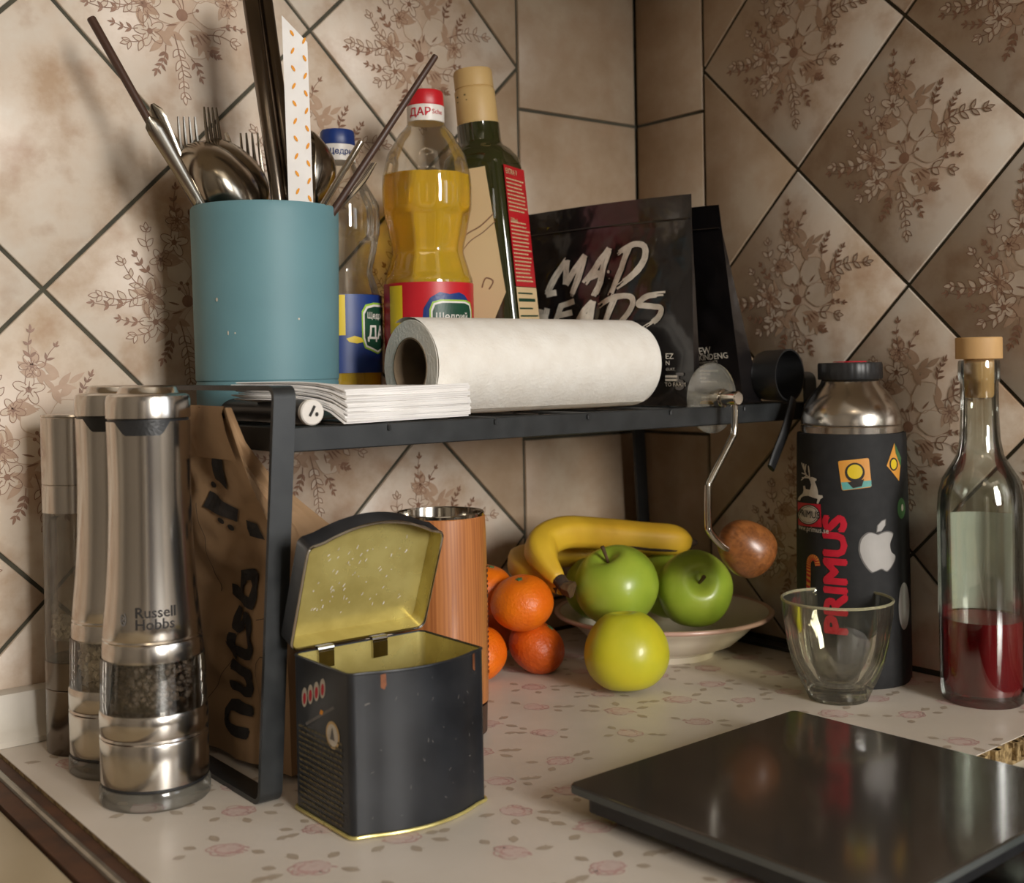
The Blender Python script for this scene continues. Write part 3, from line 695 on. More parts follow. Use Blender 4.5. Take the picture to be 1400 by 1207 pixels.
BODY = [(0.0287, 0.0826), (0.0284, 0.0915), (0.0279, 0.0928), (0.0283, 0.0938), (0.0278, 0.0948), (0.0281, 0.0960), (0.0272, 0.105), (0.0255, 0.122), (0.0241, 0.145), (0.0233, 0.168), (0.0231, 0.185), (0.0234, 0.205), (0.0237, 0.2185)]
def make_mill(loc, label, kind):
    t = thing('spice_mill', label, 'spice mill', (loc[0], loc[1], 0), group='tall steel spice mills beside the rack')
    rnd = random.Random(3 if kind == 'pepper' else 4)
    G().lathe([(0.0, 0.0), (0.0300, 0.0), (0.0313, 0.0015), (0.0313, 0.009), (0.0306, 0.0105), (0.0, 0.0105)], 56, cap0=False, cap1=False).obj('base_cap', M['clear_frost'], t)
    G().lathe([(0.0, 0.0108), (0.0300, 0.0108), (0.0300, 0.0125), (0.0, 0.0126)], 48, cap0=False, cap1=False).obj('grinding_disc', M['black_plastic'], t)
    lowp = [(0.0285, 0.0118), (0.0306, 0.0126), (0.0308, 0.0365), (0.0304, 0.0375), (0.0308, 0.0385), (0.0303, 0.0397), (0.0308, 0.0410), (0.0307, 0.0520), (0.0300, 0.0535), (0.0285, 0.0536)]
    G().lathe(lowp, 64, cap0=True, cap1=True).obj('lower_body', M['steel'], t)
    G().lathe([(0.0302, 0.0532), (0.0301, 0.060), (0.0297, 0.0752), (0.0293, 0.0832)], 64, cap0=False, cap1=False).obj('window', M['clear'], t)
    G().lathe([(0.0255, 0.0534), (0.0250, 0.0834)], 48, cap0=False, cap1=False).obj('inner_tube', M['clear'], t)
    if kind == 'pepper':
        o = peg(incyl(0.0222, 0.056, 0.078), 0.0021, 520, rnd).obj('peppercorns', M['pepper'], t)
    else:
        o = crystals(incyl(0.0226, 0.0555, 0.0815), 0.0016, 700, rnd).obj('salt_crystals', M['salt'], t, smooth=False)
    tag(o, kind='stuff')
    G().lathe(BODY, 64).obj('upper_body', M['steel'], t)
    G().lathe([(0.0228, 0.2182), (0.0228, 0.2202)], 48).obj('seam_ring', M['black_plastic'], t)
    G().lathe([(0.0231, 0.2198), (0.0239, 0.2204), (0.0239, 0.2300), (0.0232, 0.2328), (0.0215, 0.2340), (0.0176, 0.2344), (0.0170, 0.2352), (0.0160, 0.2378), (0.0140, 0.2387), (0.0, 0.2390)], 64, cap1=False).obj('top_cap', M['steel'], t)
    rf = profr(BODY); th = facing(*loc)
    K = Ink(); K.poly([(-0.0245, 0.2190), (-0.0208, 0.2185), (-0.0150, 0.2120), (-0.0130, 0.2108), (0.0062, 0.2108), (0.0080, 0.2122), (0.0122, 0.2185), (0.0150, 0.2190)])
    K.build('grip_notch', M['black_plastic'], cylmap(rf, th, 0.0004), t, split=0.004)
    if kind == 'pepper':
        K = Ink(); K.text('Russell\nHobbs', 0.0084, -0.0098, 0.1080, bold=0.012, align='LEFT', line=0.78)
        _lg = Ink(); _lg.stroke([(-0.0165+0.0009*math.sin(a*2), 0.1055+0.0048*a/6) for a in np.linspace(0, 6, 14)], 0.0006); _lg.stroke([(-0.0165+0.0016*math.sin(a), 0.1080+0.0034*math.cos(a)) for a in np.linspace(0.3, 5.6, 16)], 0.0007); _lg.build('logo', M['print_grey'], cylmap(rf, th, 0.00035), t)
        K.build('lettering', M['print_black'], cylmap(rf, th, 0.00035), t, split=0.004)
    return t
make_mill((-0.5663, -0.1693), 'brushed steel mill filled with black peppercorns, standing next to the rack leg', 'pepper')
make_mill((-0.5621, -0.1030), 'brushed steel mill filled with white salt, behind the peppercorn mill', 'salt')
t = thing('spice_mill', 'slim cylindrical mill with clear glass middle and a little salt, by the upstand', 'spice mill', (-0.5692, -0.0495, 0))
G().lathe([(0.0, 0.0), (0.0208, 0.0), (0.0215, 0.001), (0.0215, 0.0415), (0.0210, 0.0420), (0.0215, 0.0426), (0.0215, 0.0600), (0.0205, 0.0604), (0, 0.0604)], 48, cap0=False, cap1=False).obj('lower_body', M['steel_dark'], t)
G().lathe([(0.0212, 0.0602), (0.0212, 0.1568)], 48, cap0=False, cap1=False).obj('glass_tube', M['clear_frost'], t)
G().lathe([(0.0175, 0.0735), (0.0175, 0.150), (0.0168, 0.152)], 40, cap1=False).obj('inner_tube', M['clear'], t)
tag(crystals(incyl(0.0162, 0.0745, 0.0855), 0.0016, 260, random.Random(8)).obj('salt_crystals', M['salt'], t, smooth=False), kind='stuff')
G().lathe([(0.0215, 0.1565), (0.0215, 0.1742), (0.0210, 0.1747), (0.0215, 0.1752), (0.0215, 0.2178), (0.0210, 0.2184), (0.0214, 0.2188), (0.0210, 0.2199), (0, 0.2200)], 48, cap1=False).obj('upper_body', M['steel'], t)

# ================================================================== TIN
tin = thing('hinged_tin', 'open black tin box with gold inside and hinged lid, beside the rack leg', 'tin box', (-0.4705, -0.275, 0))
def tin_outline(gr=0.0, nb=16):
    x0, x1, yb, yf, bow, rc = -0.0440-gr, 0.0440+gr, 0.0330+gr, -0.0275-gr, 0.0125, 0.0045
    P = [(x1-rc*.0, yb)]
    P = []
    def corner(cx, cy, a0):
        for k in range(5):
            a = R(a0+90*k/4); P.append((cx+rc*math.cos(a), cy+rc*math.sin(a)))
    corner(x1-rc, yb-rc, 0); corner(x0+rc, yb-rc, 90); corner(x0+rc, yf+rc*0.4, 180)
    for k in range(1, nb):
        s = -1+2*k/nb; P.append(((x1-rc)*s, yf-bow*(1-s*s)*0.92-0.0014))
    corner(x1-rc, yf+rc*0.4, 270)
    return P
TZ = 0.0868
def wallring(P, z0, z1, th, g, mi_out, mi_in, floor=None):
    n = len(P); cx = sum(p[0] for p in P)/n; cy = sum(p[1] for p in P)/n
    Q = [(x+(cx-x)*th/0.035, y+(cy-y)*th/0.028) for x, y in P]
    V = [(x, y, z0) for x, y in P]+[(x, y, z1) for x, y in P]+[(x, y, z1) for x, y in Q]+[(x, y, z0+0.001) for x, y in Q]
    F = []; m = []
    for k in range(n):
        j = (k+1) % n
        F += [(k, j, n+j, n+k), (n+k, n+j, 2*n+j, 2*n+k), (2*n+k, 2*n+j, 3*n+j, 3*n+k)]; m += [mi_out, mi_out, mi_in]
    F += [tuple(range(n))[::-1], tuple(3*n+k for k in range(n))]; m += [mi_out, mi_in]
    b = len(g.V); g.V += V; g.F += [tuple(i+b for i in f) for f in F]; g.m += m
g = G(); wallring(tin_outline(), 0.0012, TZ, 0.0007, g, 0, 1)
body = g.obj('body', [M['black_tin'], M['gold_tin']], tin, angle=40)
ring = [(x, y, 0.0014) for x, y in tin_outline(0.0006)]
G().tube(ring, 0.0010, 8, closed=True).obj('base_rim', M['gold_tin'], tin)
G().tube([(x, y, TZ) for x, y in tin_outline(-0.0002)], 0.0008, 8, closed=True).obj('rolled_rim', M['black_tin'], tin)
# lid: same outline, with a flange, hinged on the straight back edge and leaning over the box
def tin_lid():
    g = G(); P = tin_outline(0.0012); wallring(P, 0.0, 0.0125, 0.0006, g, 0, 1)
    o = []                                   # lid stands on the hinge: local y (towards front) goes up
    lean = R(21)
    hy, hz = 0.0345, TZ+0.001
    for (x, y, z) in g.V:
        u = 0.0345-y                          # distance from the hinge
        yy = hy + 0.0105 - z*math.cos(lean) - u*math.sin(lean); zz = hz + 0.0012 + u*math.cos(lean) - z*math.sin(lean) + 0.004
        o.append((x, yy, zz))
    g.V = o; return g
lid = tin_lid().obj('lid', [M['black_tin'], M['gold_tin']], tin, angle=40)
P = tin_outline(0.0009); lean = R(21)
def lidpt(x, y, z):
    u = 0.0345-y; return (x, 0.0345+0.0105-z*math.cos(lean)-u*math.sin(lean), TZ+0.0062+u*math.cos(lean)-z*math.sin(lean))
G().tube([lidpt(x, y, 0.0126) for x, y in P], 0.0009, 8, closed=True).obj('lid_bead', M['chrome'], lid)
K = Ink(); rq = random.Random(31)
for i in range(60):
    u, v = rq.uniform(-.030, .030), rq.uniform(.012, .058); a = rq.uniform(0.6, 1.6); l = rq.uniform(.0004, .0026); K.stroke([(u, v), (u+l*math.cos(a), v+l*math.sin(a))], rq.uniform(.0003, .0007))
tag(K.build('scratches', M['cap_white'], lambda u, v, w: lidpt(u, 0.0345-v, 0.0014+w), lid), kind='stuff')
for x in (-0.024, 0.012):
    gg = G(); gg.box(x-0.0050, x+0.0050, 0.0295, 0.0322, TZ-0.010, TZ-0.0008); gg.tube([(x-0.0052, 0.0312, TZ+0.0006), (x+0.0052, 0.0312, TZ+0.0006)], 0.0018, 10)
    gg.obj('hinge', M['chrome'], tin, angle=30)
# prints on the left face and scuffs
lx = -0.0440
K = Ink()
for i in range(15):
    z = 0.0480-i*0.0031; x = -0.0215
    rr = random.Random(i)
    u = -0.0245
    while u < 0.0215:
        w_ = rr.uniform(.0015, .005); K.rect(u, z, min(u+w_, 0.0225), z+0.0013); u += w_+0.0009
K.build('small_print', M['print_gold'], lambda u, v, w: (lx-0.0003-w, 0.0015-u, v), tin)
K = Ink()
for k in range(4):
    a = R(33); cx, cy = -0.0175+0.0068*k, 0.0655+0.0030*k
    K.ell(cx, cy, 0.0030, 0.0056, 0, 0.0, 14, R(-10)); K.ell(cx+.0002, cy-.0006, 0.0016, 0.0034, 1, 0.00015, 12, R(-10))
K.poly([(-0.017, 0.0515), (-0.0155, 0.0505), (0.0150, 0.0660), (0.0140, 0.0672)], 2); K.poly([(-0.001, 0.0600), (0.002, 0.0598), (0.0035, 0.0622), (0.0005, 0.0626)], 3)
K.ell(0.0130, 0.0515, 0.0072, 0.0074, 4, 0, 22); K.ell(0.0130, 0.0515, 0.0058, 0.0060, 0, 0.00015, 20); K.poly([(0.0105, 0.0490), (0.0155, 0.0490), (0.0130, 0.0560)], 5, 0.0003)
K.build('emblem', [M['print_white'], M['print_red'], M['print_grey'], M['dash_orange'], M['cap_tan'], M['print_grey']], lambda u, v, w: (lx-0.0003-w, 0.0015-u, v), tin)
def tinfront(u, v, w):
    s = u/0.0395; return (u, -0.0275-0.0125*(1-s*s)*0.92-0.0014-0.00035, v)
for (u, w_, h_) in ((-0.0270, .0026, .0085), (0.0350, .0030, .010)):
    Ink().poly([(u-w_/2, 0.0855), (u+w_/2, 0.0860), (u+w_*.6, 0.0860-h_*.7), (u+w_*.2, 0.0860-h_), (u-w_*.5, 0.0855-h_*.8)]).build('worn_spot', M['rust'], tinfront, tin)
K = Ink()
for cu, cv, rr_, a0, a1 in ((-0.0335, 0.0650, 0.006, 1.6, 3.0), (0.0355, 0.0150, 0.006, -1.4, -0.1)):
    K.stroke([(cu+rr_*.8*math.cos(a), cv+rr_*math.sin(a)) for a in np.linspace(a0, a1, 8)], 0.0007)
rq = random.Random(2)
for i in range(26):
    u, v = rq.uniform(-.036, .036), rq.uniform(.008, .080); a = rq.uniform(0, 3); l = rq.uniform(.0005, .0022); K.stroke([(u, v), (u+l*math.cos(a), v+l*math.sin(a))], 0.00035)
tag(K.build('scratches', M['print_grey'], tinfront, tin), kind='stuff')

# ================================================================== COFFEE GRINDER (body)
gd = thing('coffee_grinder', 'hand coffee grinder body in grained cherry wood with open steel top, behind the tin', 'coffee grinder', (-0.3699, -0.1811, 0))
gp_ = [(0.0, 0.0), (0.0285, 0.0), (0.0300, 0.001), (0.0305, 0.020), (0.0312, 0.022), (0.0316, 0.06), (0.0317, 0.10), (0.0312, 0.135), (0.0308, 0.1462), (0.0300, 0.1468), (0.0290, 0.1468)]
G().lathe([p for p in gp_ if p[1] <= 0.0205], 64, cap0=False).obj('base', M['dark_wood'], gd)
G().lathe(gp_[4:-1]+[(0.0297, 0.1462), (0.0297, 0.022)], 72, cap0=False, cap1=False).obj('wooden_barrel', M['grinder_wood'], gd)
G().lathe([(0.0299, 0.1400), (0.0303, 0.1484), (0.0299, 0.1490), (0.0284, 0.1490), (0.0280, 0.1478), (0.0278, 0.112), (0.006, 0.104), (0.0, 0.104)], 64, cap0=False, cap1=False).obj('steel_liner', M['chrome'], gd)
G().tube([(-0.0278, 0, 0.125), (0.0278, 0, 0.125)], 0.002, 8).obj('support_bar', M['chrome'], gd)
G().lathe([(0.0, 0.100), (0.0035, 0.100), (0.0035, 0.143), (0.0028, 0.1445), (0.0, 0.1446)], 12, cap0=False, cap1=False).obj('axle', M['chrome'], gd)
K = Ink()
thg = facing(-0.3699, -0.1811)
for i in range(22):
    hh = random.Random(i).uniform(.0010, .0024); K.rect(-0.0018, 0.040+i*0.0034, 0.0018, 0.040+i*0.0034+hh)
K.build('side_print', M['print_black'], cylmap(0.0318, thg+R(80), 0.0003), gd)

# ================================================================== ON THE SHELF
# ---- utensil pot
PX, PY = -0.449, -0.090
PR = 0.0505
pot = thing('utensil_pot', 'teal ceramic pot holding the cutlery, on the rack shelf', 'pot', (PX, PY, TOP))
G().lathe([(0.0, 0.0), (PR*.93, 0.0), (PR*.955, 0.002), (PR*.962, 0.0245), (PR*.955, 0.0252), (PR*.955, 0.0260), (PR*.966, 0.0268), (PR*1.0, 0.136), (PR*1.0, 0.1430), (PR*.985, 0.1445), (PR*.945, 0.1445), (PR*.935, 0.1430), (PR*.90, 0.010), (0.0, 0.008)], 72, cap0=False, cap1=False).obj('pot_body', M['teal'], pot, angle=30)
K = Ink(); rq = random.Random(4)
for i in range(4): K.ell(rq.uniform(-.04, .04), rq.uniform(.05, .125), rq.uniform(.0004, .0010), rq.uniform(.0004, .0016), 0, 0, 8)
_ch = K.build('chips', M['print_white'], cylmap(lambda v: PR*(.966+.034*v/.132), facing(PX, PY), 0.0003), pot); tag(_ch, kind='stuff')

def pot_ray(x0, y0, x1, y1, d0, d1):
    """visible end (x0,y0) at depth d0 and the crossing of the pot mouth (x1,y1) at depth d1; continues to the pot bottom"""
    A = atdepth(x0, y0, d0); B = atdepth(x1, y1, d1); return A, B
PD = 0.795                                              # depth of the pot axis
def stick(name, label, a, b, r0, r1, mat, cat='chopstick', ext=0.09, group=None, sq=False, n=10):
    A, B = a, b; d = (B-A)/np.linalg.norm(B-A); E = B+d*ext
    L = np.linalg.norm(E-A)
    Z = Vector(tuple(-d)); q = Z.to_track_quat('Z', 'Y')
    o = thing(name, label, cat, tuple(E), q.to_euler(), group)
    return o, L, E, d
def simple_stick(name, label, cat, a, b, r0, r1, mat, ext=0.09, group=None, sq=False):
    o, L, E, d = stick(name, label, a, b, r0, r1, mat, cat, ext, group)
    g = G(); nn = 4 if sq else 12
    g.lathe([(0.0, 0.0), (r1*.9, 0.0), (r1, 0.001), (r0, L-0.001), (r0*.85, L), (0.0, L)], nn, cap0=False, cap1=False)
    g.obj('shaft', mat, o, angle=50); return o
GC = 'cutlery standing in the teal pot'
apd = lambda x, y, d: atdepth(x, y, d+0.033)
# dark stick far left
simple_stick('chopstick', 'dark wooden chopstick leaning out past the cutlery handles, left in the teal pot', 'chopstick', apd(124, 24, 0.755), apd(282, 305, 0.775), 0.0030, 0.0022, M['dark_wood'], 0.055, GC)
simple_stick('chopstick', 'dark wooden chopstick leaning in front of the oil bottles', 'chopstick', apd(596, 76, 0.80), apd(455, 290, 0.785), 0.0022, 0.0030, M['dark_wood'], 0.055, GC)
for k, (xa_, xb2, dd) in enumerate(((343, 383, 0.785), (362, 402, 0.797))):
    o = simple_stick('serving_chopstick', ('thick dark metal chopstick beside the paper sleeve' if k else 'thick dark metal chopstick standing behind the big spoon'), 'chopstick', apd(xa_-6, -40, dd), apd(xb2, 288, dd), 0.0058, 0.0046, M['steel_dark'], 0.115, GC, sq=False)
simple_stick('metal_straw', 'thin steel drinking straw leaning towards the blue capped bottle', 'straw', apd(494, 193, 0.770), apd(436, 290, 0.775), 0.0024, 0.0024, M['chrome'], 0.075, GC)

def handle(name, label, a, b, w0, w1, ext, flip=0.0):
    """flat cutlery handle: wide rounded end up"""
    o, L, E, d = stick(name, label, a, b, 0, 0, None, 'cutlery', ext, GC)
    g = G(); n = 26; V = []; F = []
    for i in range(n+1):
        t = i/n; z = L*t; w = w1+(w0-w1)*max(0, (t-0.25)/0.75)**1.3
        if t > 0.93: w *= math.sqrt(max(1-((t-0.93)/0.072)**2, 0.02))
        th = 0.0011+0.0004*t
        for k in range(8):
            a_ = 2*math.pi*k/8; V.append((w*math.cos(a_), th*math.sin(a_), z))
    for i in range(n):
        for k in range(8): F.append((i*8+k, i*8+(k+1) % 8, (i+1)*8+(k+1) % 8, (i+1)*8+k))
    F += [tuple(range(8))[::-1], tuple(n*8+k for k in range(8))]
    ob = mesh('handle', V, F, M['cutlery'], o, True, rot=(0, 0, flip), angle=50); return o
handle('table_knife', 'steel cutlery piece, handle up, resting on the pot edge over the dark chopstick', apd(203, 160, 0.742), apd(281, 292, 0.772), 0.0062, 0.0030, 0.06, R(70))
handle('table_knife', 'steel cutlery piece, handle up, leaning behind the big spoon and the left fork', apd(208, 142, 0.775), apd(276, 292, 0.790), 0.0058, 0.0030, 0.06, R(60))

def spoon(label, c, up, nrm, bl, bw, to, name='spoon'):
    """bowl centre c, bowl axis up (towards the tip), normal nrm (the convex side), handle running to the point to"""
    c, up, nrm = (np.array(v, float) for v in (c, up, nrm)); up /= np.linalg.norm(up); nrm -= up*(nrm@up); nrm /= np.linalg.norm(nrm); sd = np.cross(up, nrm)
    o = thing(name, label, 'spoon', tuple(to), (0, 0, 0), GC); to = np.array(to)
    V = []; F = []; nu, nv = 20, 9
    for lay in (0, 1):
        for i in range(nu+1):
            for j in range(nv+1):
                s = -1+2*i/nu; t = -1+2*j/nv
                wz = math.sqrt(max(1-s*s, 0.0)); wz *= (1-0.10*s)
                dep = 0.22*bw*2*(1-min(s*s+t*t*wz*wz, 1.0))
                p = c+up*s*bl/2+sd*t*wz*bw/2+nrm*(dep-0.0009*lay)
                V.append(p-to)
    b = (nu+1)*(nv+1)
    for lay in (0, 1):
        for i in range(nu):
            for j in range(nv):
                q = (i*(nv+1)+j, i*(nv+1)+j+1, (i+1)*(nv+1)+j+1, (i+1)*(nv+1)+j); F.append(tuple(x+lay*b for x in q))
    for i in range(nu):
        for j in (0, nv): F.append((i*(nv+1)+j, (i+1)*(nv+1)+j, b+(i+1)*(nv+1)+j, b+i*(nv+1)+j))
    mesh('bowl', V, F, M['cutlery'], o, True, angle=70)
    st = c-up*bl/2*0.97
    path = smoothpath([st-to, st-up*0.02+nrm*0.001-to, (st+to)/2-to, np.zeros(3)], 6)
    G().tube(path, lambda t: 0.0026+0.0018*t, 8, sy=0.45, up=tuple(nrm)).obj('handle', M['cutlery'], o)
    return o
vd = lambda px, py: -ray(px, py)[1]/np.linalg.norm(ray(px, py)[1])
def potfloor(dx, dy): return (PX+dx, PY+dy, TOP+0.018)
# big spoon: convex side to the viewer
A = apd(262, 206, 0.785); B = apd(335, 292, 0.782)
spoon('large steel spoon with its rounded back turned out, over the front pot edge', (A+B)/2, A-B, vd(300, 240)+np.array((0.1, 0, 0.15)), 0.069, 0.043, potfloor(0.028, -0.012))
A = apd(278, 198, 0.800); B = apd(352, 283, 0.800)
spoon('steel spoon nested behind the large spoon', (A+B)/2, A-B, vd(300, 240)+np.array((0.1, 0, 0.15)), 0.064, 0.041, potfloor(0.033, 0.006))
A = apd(427, 185, 0.81); B = apd(431, 280, 0.81)
spoon('steel spoon seen edge on beside the paper sleeve', (A+B)/2, A-B, _r+0.25*_fw, 0.056, 0.036, potfloor(0.012, 0.02))

def fork(label, tip, base, width, to, nrm, tl=0.036):
    tip, base, to, nrm = (np.array(v, float) for v in (tip, base, to, nrm)); up = (tip-base)/np.linalg.norm(tip-base); nrm -= up*(nrm@up); nrm /= np.linalg.norm(nrm); sd = np.cross(nrm, up)
    o = thing('fork', label, 'fork', tuple(to), (0, 0, 0), GC); L = np.linalg.norm(tip-base)
    for k in range(4):
        s = (-1.5+k)/1.5*(width/2-0.0012)
        pth = [tip+sd*s*0.96-to+nrm*0.001, tip-up*tl*.5+sd*s-nrm*0.0012-to, tip-up*tl+sd*s-nrm*0.001-to, base+sd*s*0.8-to]
        G().tube(smoothpath(pth, 4), lambda t: 0.0007+0.0007*min(t*3, 1), 6, up=tuple(nrm)).obj('tine', M['cutlery'], o)
    V = []; F = []; n = 10
    for i in range(n+1):
        t = i/n; w = width/2*math.cos(t*1.25)**0.8 if t < 1 else 0.003; w = max(w, 0.003)
        p = tip-up*(tl*0.93+t*0.022)-to
        for sx, sn in ((-1, -1), (1, -1), (1, 1), (-1, 1)): V.append(p+sd*sx*w+nrm*(sn*0.0007-0.001))
    for i in range(n):
        for k in range(4): F.append((i*4+k, i*4+(k+1) % 4, (i+1)*4+(k+1) % 4, (i+1)*4+k))
    F += [(3, 2, 1, 0), tuple(n*4+k for k in range(4))]
    mesh('fork_head', V, F, M['cutlery'], o, True)
    st = tip-up*(tl*0.93+0.020)
    G().tube(smoothpath([st-to-nrm*0.001, (st+to)/2-to, np.zeros(3)], 6), lambda t: 0.0026+0.0014*t, 8, sy=0.5, up=tuple(nrm)).obj('handle', M['cutlery'], o)
fork('steel fork with tines up, nearest the leaning cutlery handles', apd(254, 160, 0.79), apd(262, 215, 0.79), 0.0150, potfloor(0.020, 0.014), vd(254, 160)+0.5*_r)
fork('steel fork with tines up, tallest of the three beside the spoons', apd(286, 147, 0.80), apd(296, 200, 0.80), 0.0130, potfloor(0.027, 0.022), vd(286, 160)+0.9*_r)
fork('steel fork with tines up, just behind the thick dark chopsticks', apd(340, 182, 0.83), apd(348, 240, 0.83), 0.0155, potfloor(0.012, 0.031), vd(340, 180)+0.3*_r)
fork('steel fork leaning out under the dark chopstick towards the bottles', apd(512, 224, 0.80), apd(474, 268, 0.795), 0.0120, potfloor(-0.012, 0.026), vd(500, 220)*0.4+np.array((-.4, .3, 1.0)), 0.03)
handle('table_knife', 'steel knife with a bright blade edge between the forks', apd(309, 182, 0.812), apd(335, 286, 0.815), 0.0075, 0.006, 0.08, R(15))
# paper sleeve
o, L, E, d = stick('chopstick_sleeve', 'white paper chopstick sleeve printed with orange dashes', apd(402, 22, 0.772), apd(412, 290, 0.775), 0, 0, None, 'paper sleeve', 0.10, GC)
wv = 0.0082
Vv = [(-wv, -0.0018, 0), (wv, -0.0018, 0), (wv, 0.0018, 0), (-wv, 0.0018, 0), (-wv, -0.0018, L), (wv, -0.0018, L-0.018), (wv, 0.0018, L-0.018), (-wv, 0.0018, L)]
zr = 0.0
_dirs = Vector(tuple(-d)).to_track_quat('Z', 'Y').to_matrix().inverted() @ Vector(tuple(vd(410, 150)))
zr = math.atan2(_dirs.y, _dirs.x)+math.pi/2
mesh('sleeve', Vv, [(0, 1, 2, 3), (4, 5, 6, 7), (0, 1, 5, 4), (1, 2, 6, 5), (2, 3, 7, 6), (3, 0, 4, 7)], M['napkin'], o, False, rot=(0, 0, zr))
K = Ink()
for i in range(13):
    z = L-0.012-i*0.0118
    if z < 0.1: break
    for x, a in ((-0.0018, (0.5, -0.45)[i % 2]), (0.0060, (-0.4, 0.4)[i % 2])):
        K.ell(x, z-(0.005 if x > 0 else 0), 0.0009, 0.0024, 0, 0, 8, a)
K.build('dash_print', M['dash_orange'], lambda u, v, w: (math.cos(zr)*u+math.sin(zr)*0.0022, math.sin(zr)*u-math.cos(zr)*0.0022, v), o)

# ---- black tube under the napkins
tb = thing('black_tube', 'slim black tube with a white round end cap, under the napkins', 'tube', (-0.4880, -0.219, TOP+0.0079))
G().tube([(0, 0.001, 0), (0.002, 0.12, 0)], 0.0074, 24).obj('tube_body', M['black_plastic'], tb)
c_ = G().lathe([(0.0, 0.0), (0.0070, 0.0), (0.0077, -0.0008), (0.0077, -0.004), (0.0, -0.0041)], 28, cap0=False, cap1=False); c_.map(lambda x, y, z: (x, -z-0.004, y)).obj('end_cap', M['cap_white'], tb)
K = Ink(); K.stroke([(-0.0022, -0.0022), (0.0012, 0.0038)], 0.0017); K.ell(0.0025, -0.0012, 0.0011, 0.0013, 0, 0, 12)
K.build('mark', M['print_black'], lambda u, v, w: (u, -0.0044-w, v), tb)

# ---- napkins: each sheet is a folded bundle, lifted by the tube on one side
nap = thing('napkin_stack', 'stack of folded white paper napkins on the front of the rack shelf', 'napkins', (-0.42, -0.16, TOP))
n0 = np.array((-0.470, -0.2290)); n1 = np.array((-0.3600, -0.2045)); e1 = (n1-n0)/np.linalg.norm(n1-n0); e2 = np.array((-e1[1], e1[0])); NL = np.linalg.norm(n1-n0); NW = 0.081; ed = np.array((-0.44, 0.898))
rnd = random.Random(21); NS = 17
for s in range(NS):
    V = []; F = []; nu, nv = 12, 8; ju, jv = rnd.uniform(-.0012, .0012), rnd.uniform(-.0012, .0012); tw = rnd.uniform(-.004, .004)
    for lay in (0, 1):
        for i in range(nu+1):
            for j in range(nv+1):
                u = i/nu; v = j/nv
                lift = 0.0150*(1-math.exp(-v*5.0))*math.exp(-u*2.2)                      # raised where it lies on the tube
                thick = 0.0205-0.0098*(1-math.exp(-v*4))*math.exp(-u*1.5)
                f = (s+0.93*lay)/NS
                z = 0.0004+lift+thick*f+0.0008*math.sin(u*9+s)*v+(0.0016*f*f*u)
                p = n0+e1*(u*NL+ju+tw*v*.3)+ed*(v*(NW*(1-u)+0.006*u))+e2*(jv+tw*(u-.5)*(1-u))
                V.append((p[0]+0.42, p[1]+0.16, z))
    b = (nu+1)*(nv+1)
    for lay in (0, 1):
        for i in range(nu):
            for j in range(nv): F.append(tuple(q+lay*b for q in (i*(nv+1)+j, (i+1)*(nv+1)+j, (i+1)*(nv+1)+j+1, i*(nv+1)+j+1)))
    for i in range(nu):
        for j in (0, nv): F.append((i*(nv+1)+j, (i+1)*(nv+1)+j, b+(i+1)*(nv+1)+j, b+i*(nv+1)+j))
    for j in range(nv):
        for i in (0, nu): F.append((i*(nv+1)+j, i*(nv+1)+j+1, b+i*(nv+1)+j+1, b+i*(nv+1)+j))
    mesh('napkin', V, F, M['napkin'], nap, True, angle=50)

# ---- kitchen roll
RR = 0.0330
rl = thing('kitchen_roll', 'white kitchen paper roll lying on the rack shelf', 'paper roll', (-0.3800, -0.1640, TOP+RR+0.0002), (0, 0, 0))
RLEN = 0.212
def along(g): return g.map(lambda x, y, z: (z, x, y))
def rmod(a, i, r, z): return 1.0+0.006*math.sin(3*a+z*30)
along(G().lathe([(0.0205, 0.0), (RR*.985, 0.0), (RR, 0.0008), (RR, RLEN*.25), (RR, RLEN*.5), (RR, RLEN*.75), (RR*.99, RLEN-0.006), (RR*.95, RLEN-0.001), (RR*.9, RLEN), (0.0205, RLEN)], 64, mod=rmod, cap0=False, cap1=False)).obj('paper_winding', M['paper'], rl)
along(G().lathe([(0.0206, -0.0004), (0.0206, RLEN+0.0004), (0.0196, RLEN+0.0004), (0.0196, -0.0004), (0.0206, -0.0004)], 48, cap0=False, cap1=False)).obj('cardboard_core', M['card'], rl)
# loose outer sheet
V = []; F = []
for i in range(19):
    a = R(60+i*10.0); q = RR+0.0009+0.0006*math.sin(i*.7)+(0.0022 if i < 3 else 0)*(3-i)/3
    for x in (0.0002, RLEN*.5, RLEN-0.007): V.append((x, q*math.cos(a), q*math.sin(a)))
for i in range(18):
    for k in range(2): F.append((i*3+k, i*3+k+1, i*3+k+4, i*3+k+3))
mesh('loose_sheet', V, F, M['paper'], rl)

